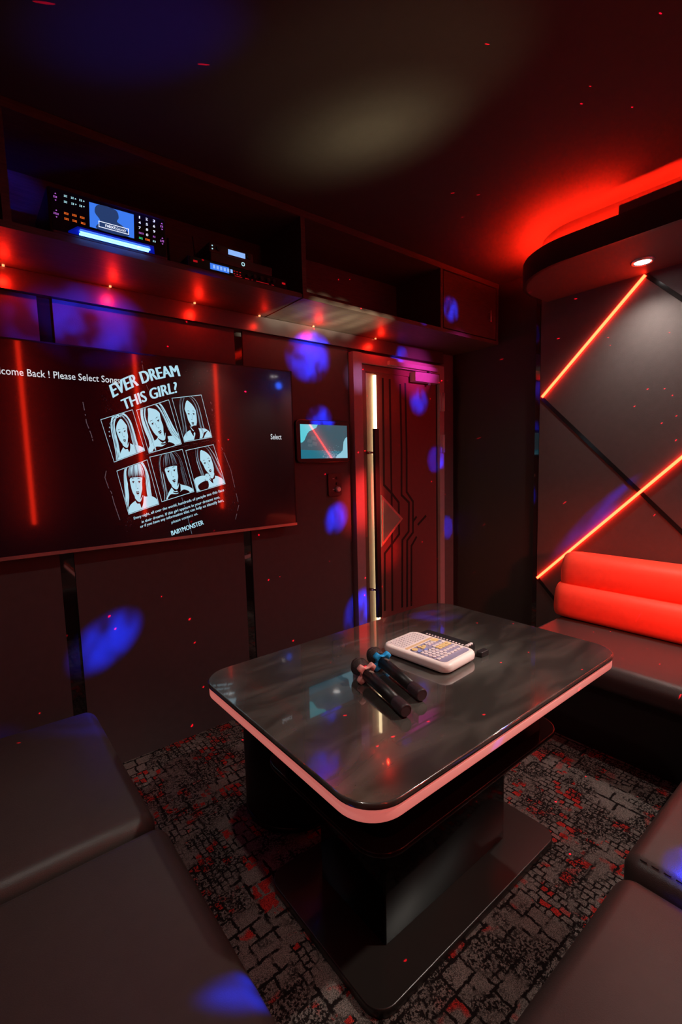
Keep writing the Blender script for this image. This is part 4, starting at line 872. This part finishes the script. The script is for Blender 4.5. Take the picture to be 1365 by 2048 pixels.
# ------------------------------------------------------------------ things on the table
TZ = .730
def mic(label, head, tail, ring_mat, ring_label, rot0):
    hx, hy = head; tx, ty = tail
    A_ = Vector((hx, hy, TZ+.034)); B_ = Vector((tx, ty, TZ+.0205)); d = (B_-A_); L_ = d.length; d.normalize()
    t = thing('wireless_microphone', label, 'microphone', ((hx+tx)/2, (hy+ty)/2, TZ), 'wireless microphones on the table')
    P = lambda s_: tuple(A_+d*s_)
    obj('grille_head', MB().profile(P(-.026), P(.040), [(0, .006), (.05, .013), (.16, .020), (.32, .0255), (.48, .027), (.62, .0255), (.80, .0225), (1, .0205)], 28), 'grille', t)
    obj('head_band', MB().profile(P(.000), P(.005), [(0, .0275), (.5, .0285), (1, .0275)], 28), 'grille', t)
    obj('collar', MB().profile(P(.038), P(.052), [(0, .0215), (.4, .022), (1, .0185)], 24), 'black', t)
    obj('body', MB().profile(P(.050), P(L_-.052), [(0, .0185), (.5, .0175), (1, .0165)], 28), 'black', t)
    obj('end_cap', MB().profile(P(L_-.052), P(L_), [(0, .0172), (.1, .0178), (.8, .0182), (.95, .0175), (1, .0150), (.98, .0140)], 28), 'mic_end', t)
    obj('power_switch', MB().box(P(.085)[0]-.004, P(.085)[0]+.004, P(.085)[1]-.008, P(.085)[1]+.008, P(.085)[2]+.016, P(.085)[2]+.0205), 'silver', t)
    # anti-roll ring: four-lobed star around the collar
    u = d.cross(Vector((0, 0, 1))).normalized(); v = d.cross(u); n = 64; m = MB(); rings = []
    for off, k in ((-.009, .86), (-.006, 1.0), (.006, 1.0), (.009, .86)):
        rings.append([tuple(A_+d*(.052+off)+u*math.cos(a)*rr*k+v*math.sin(a)*rr*k) for a, rr in ((2*math.pi*i/n, .0275+.0095*max(-.75, min(.9, 1.5*math.cos(4*(2*math.pi*i/n+rot0))))) for i in range(n))])
    inner = [[tuple(A_+d*(.052+off)+u*math.cos(2*math.pi*i/n)*.018+v*math.sin(2*math.pi*i/n)*.018) for i in range(n)] for off in (.008, -.008)]
    allr = rings+inner+[rings[0]]; 
    for r in allr: m.v += r
    for q in range(len(allr)-1):
        for i in range(n):
            j = (i+1) % n; m.f.append([q*n+i, q*n+j, (q+1)*n+j, (q+1)*n+i]); m.mi.append(0); m.sm.append(True)
    o = obj('anti_roll_ring', m, ring_mat, t); o['label'] = ring_label
    return t
mic('black wireless microphone with a pink star-shaped ring', (.925, 1.080), (.856, .812), 'pink_silicone', 'pink star-shaped ring', math.pi/4)
mic('black wireless microphone with a blue star-shaped ring', (1.020, 1.112), (.950, .840), 'blue_silicone', 'blue star-shaped ring', math.pi/4+.06)
# songbook remote
rc = thing('song_selection_remote', 'chunky white remote control with rows of keys, beside the microphones', 'remote control', (1.203, 1.035, TZ))
ang = math.radians(4)
RC = np.array([1.203, 1.035]); RW, RL = .184, .278
def R2(u, v):   # u across, v along the length; the length runs towards the wall
    x, y = (u-.5)*RW, (v-.5)*RL; return (RC[0]+x*math.cos(ang)-y*math.sin(ang), RC[1]+x*math.sin(ang)+y*math.cos(ang))
def rfn(ins):
    out = []
    for px, py in rrect(-RW/2, RW/2, -RL/2, RL/2, .035, 8)(ins): out.append((RC[0]+px*math.cos(ang)-py*math.sin(ang), RC[1]+px*math.sin(ang)+py*math.cos(ang)))
    return out
rtop = TZ+.036
def tilt(mb):   # the remote lies slightly wedge-shaped, thicker at the near end
    return mb
obj('case', MB().bevel_prism(rfn, TZ+.004, rtop, .013, 6), 'white_plastic', rc)
obj('underside_pad', MB().prism(rfn(.02), TZ, TZ+.006), 'rubber', rc)
def key_plate(name, u0, u1, v0, v1, r, z, m, parent=rc, lab=None):
    pts = []
    for px, py in rrect(u0*RW, u1*RW, v0*RL, v1*RL, r, 5)(0): pts.append(R2(px/RW, py/RL))
    o = obj(name, MB().prism(pts, z, z+.0012), m, parent)
    if lab: o['label'] = lab
    return o
kp = key_plate('keypad', .10, .90, .07, .60, .014, rtop-.0004, 'key_grey', lab='lilac key field')
key_plate('title_bar', .10, .90, .615, .66, .002, rtop-.0006, 'tan')
ch = key_plate('song_chart', .10, .90, .67, .95, .008, rtop-.0007, 'cap_white')
ink = MB(); 
for r in range(7):
    for c_ in range(9):
        v = .70+.034*r; u = .14+.083*c_; w_ = rg.uniform(.025, .05); p = [R2(u, v), R2(u+w_, v), R2(u+w_, v+.010), R2(u, v+.010)]; ink.add([(a[0], a[1], rtop+.0007) for a in p], [(0, 1, 2, 3)])
obj('chart_print', ink, 'ink', ch)
def cap(u, v, ru, rv, m, round_=True):
    cx, cy = R2(u, v); pts = []
    for i in range(14):
        a = 2*math.pi*i/14; ex = 1.0 if round_ else .5; ca, sa = math.cos(a), math.sin(a)
        pts.append(R2(u+ru*math.copysign(abs(ca)**ex, ca), v+rv*math.copysign(abs(sa)**ex, sa)))
    obj('key', MB().prism(pts, rtop+.0004, rtop+.0038, smooth=True), m, kp)
cap(.18, .545, .060, .036, 'cap_yellow'); cap(.80, .550, .085, .036, 'cap_yellow', False)
for u, v in ((.34, .555), (.42, .525), (.34, .50)): cap(u, v, .040, .024, 'cap_yellow')
for u in (.56, .64, .72): 
    for v in (.515, .55): cap(u-.02*(v > .53), v, .032, .018, 'cap_white')
cap(.17, .46, .045, .03, 'cap_blue'); cap(.32, .44, .045, .03, 'cap_blue')
for r in range(4):
    for c_ in range(4): cap(.165+.088*c_, .25+.058*r-.01*c_, .036, .022, 'cap_white')
for r in range(3):
    for c_ in range(4): cap(.56+.095*c_, .44-.045*r, .042, .017, 'cap_white' if r < 1 else 'cap_yellow', False)
for c_ in range(8): cap(.145+.10*c_, .175, .040, .017, 'cap_white', False)
for c_ in range(5): cap(.52+.09*c_, .265, .038, .016, 'cap_white', False)
obj('lower_shell', MB().prism([R2(.12, .055), R2(.88, .055), R2(.88, .003), R2(.12, .003)][::-1], TZ+.016, rtop-.006), 'key_grey', rc) if False else None
# slim black remote lying behind, with a strap
sr = thing('slim_black_remote', 'slim black remote control with small pale dots behind the white remote', 'remote control', (1.338, 1.06, TZ))
def R3(u, v): x, y = (u-.5)*.05, (v-.5)*.21; a = math.radians(3); return (1.340+x*math.cos(a)-y*math.sin(a), 1.065+x*math.sin(a)+y*math.cos(a))
obj('case', MB().prism([R3(0, .04), R3(.1, 0), R3(.9, 0), R3(1, .04), R3(1, .96), R3(.9, 1), R3(.1, 1), R3(0, .96)], TZ, TZ+.020), 'black', sr)
for k in range(14):
    a, c = R3(.12, .06+.062*k), R3(.28, .085+.062*k)
    obj('key', MB().box(a[0], a[0]+.007, a[1], a[1]+.005, TZ+.020, TZ+.0225), 'cap_white', sr)
for k in range(3):
    a = R3(.2+.25*k, .04); obj('key', MB().profile((a[0], a[1], TZ+.020), (a[0], a[1], TZ+.026), [(0, .006), (1, .005)], 12), 'cap_white', sr)
o = obj('small_clip', MB().bevel_prism(rrect(1.325, 1.368, .905, .928, .004), TZ, TZ+.018, .003), 'black')
tag(o, 'small black clip lying right of the white remote', 'clip')
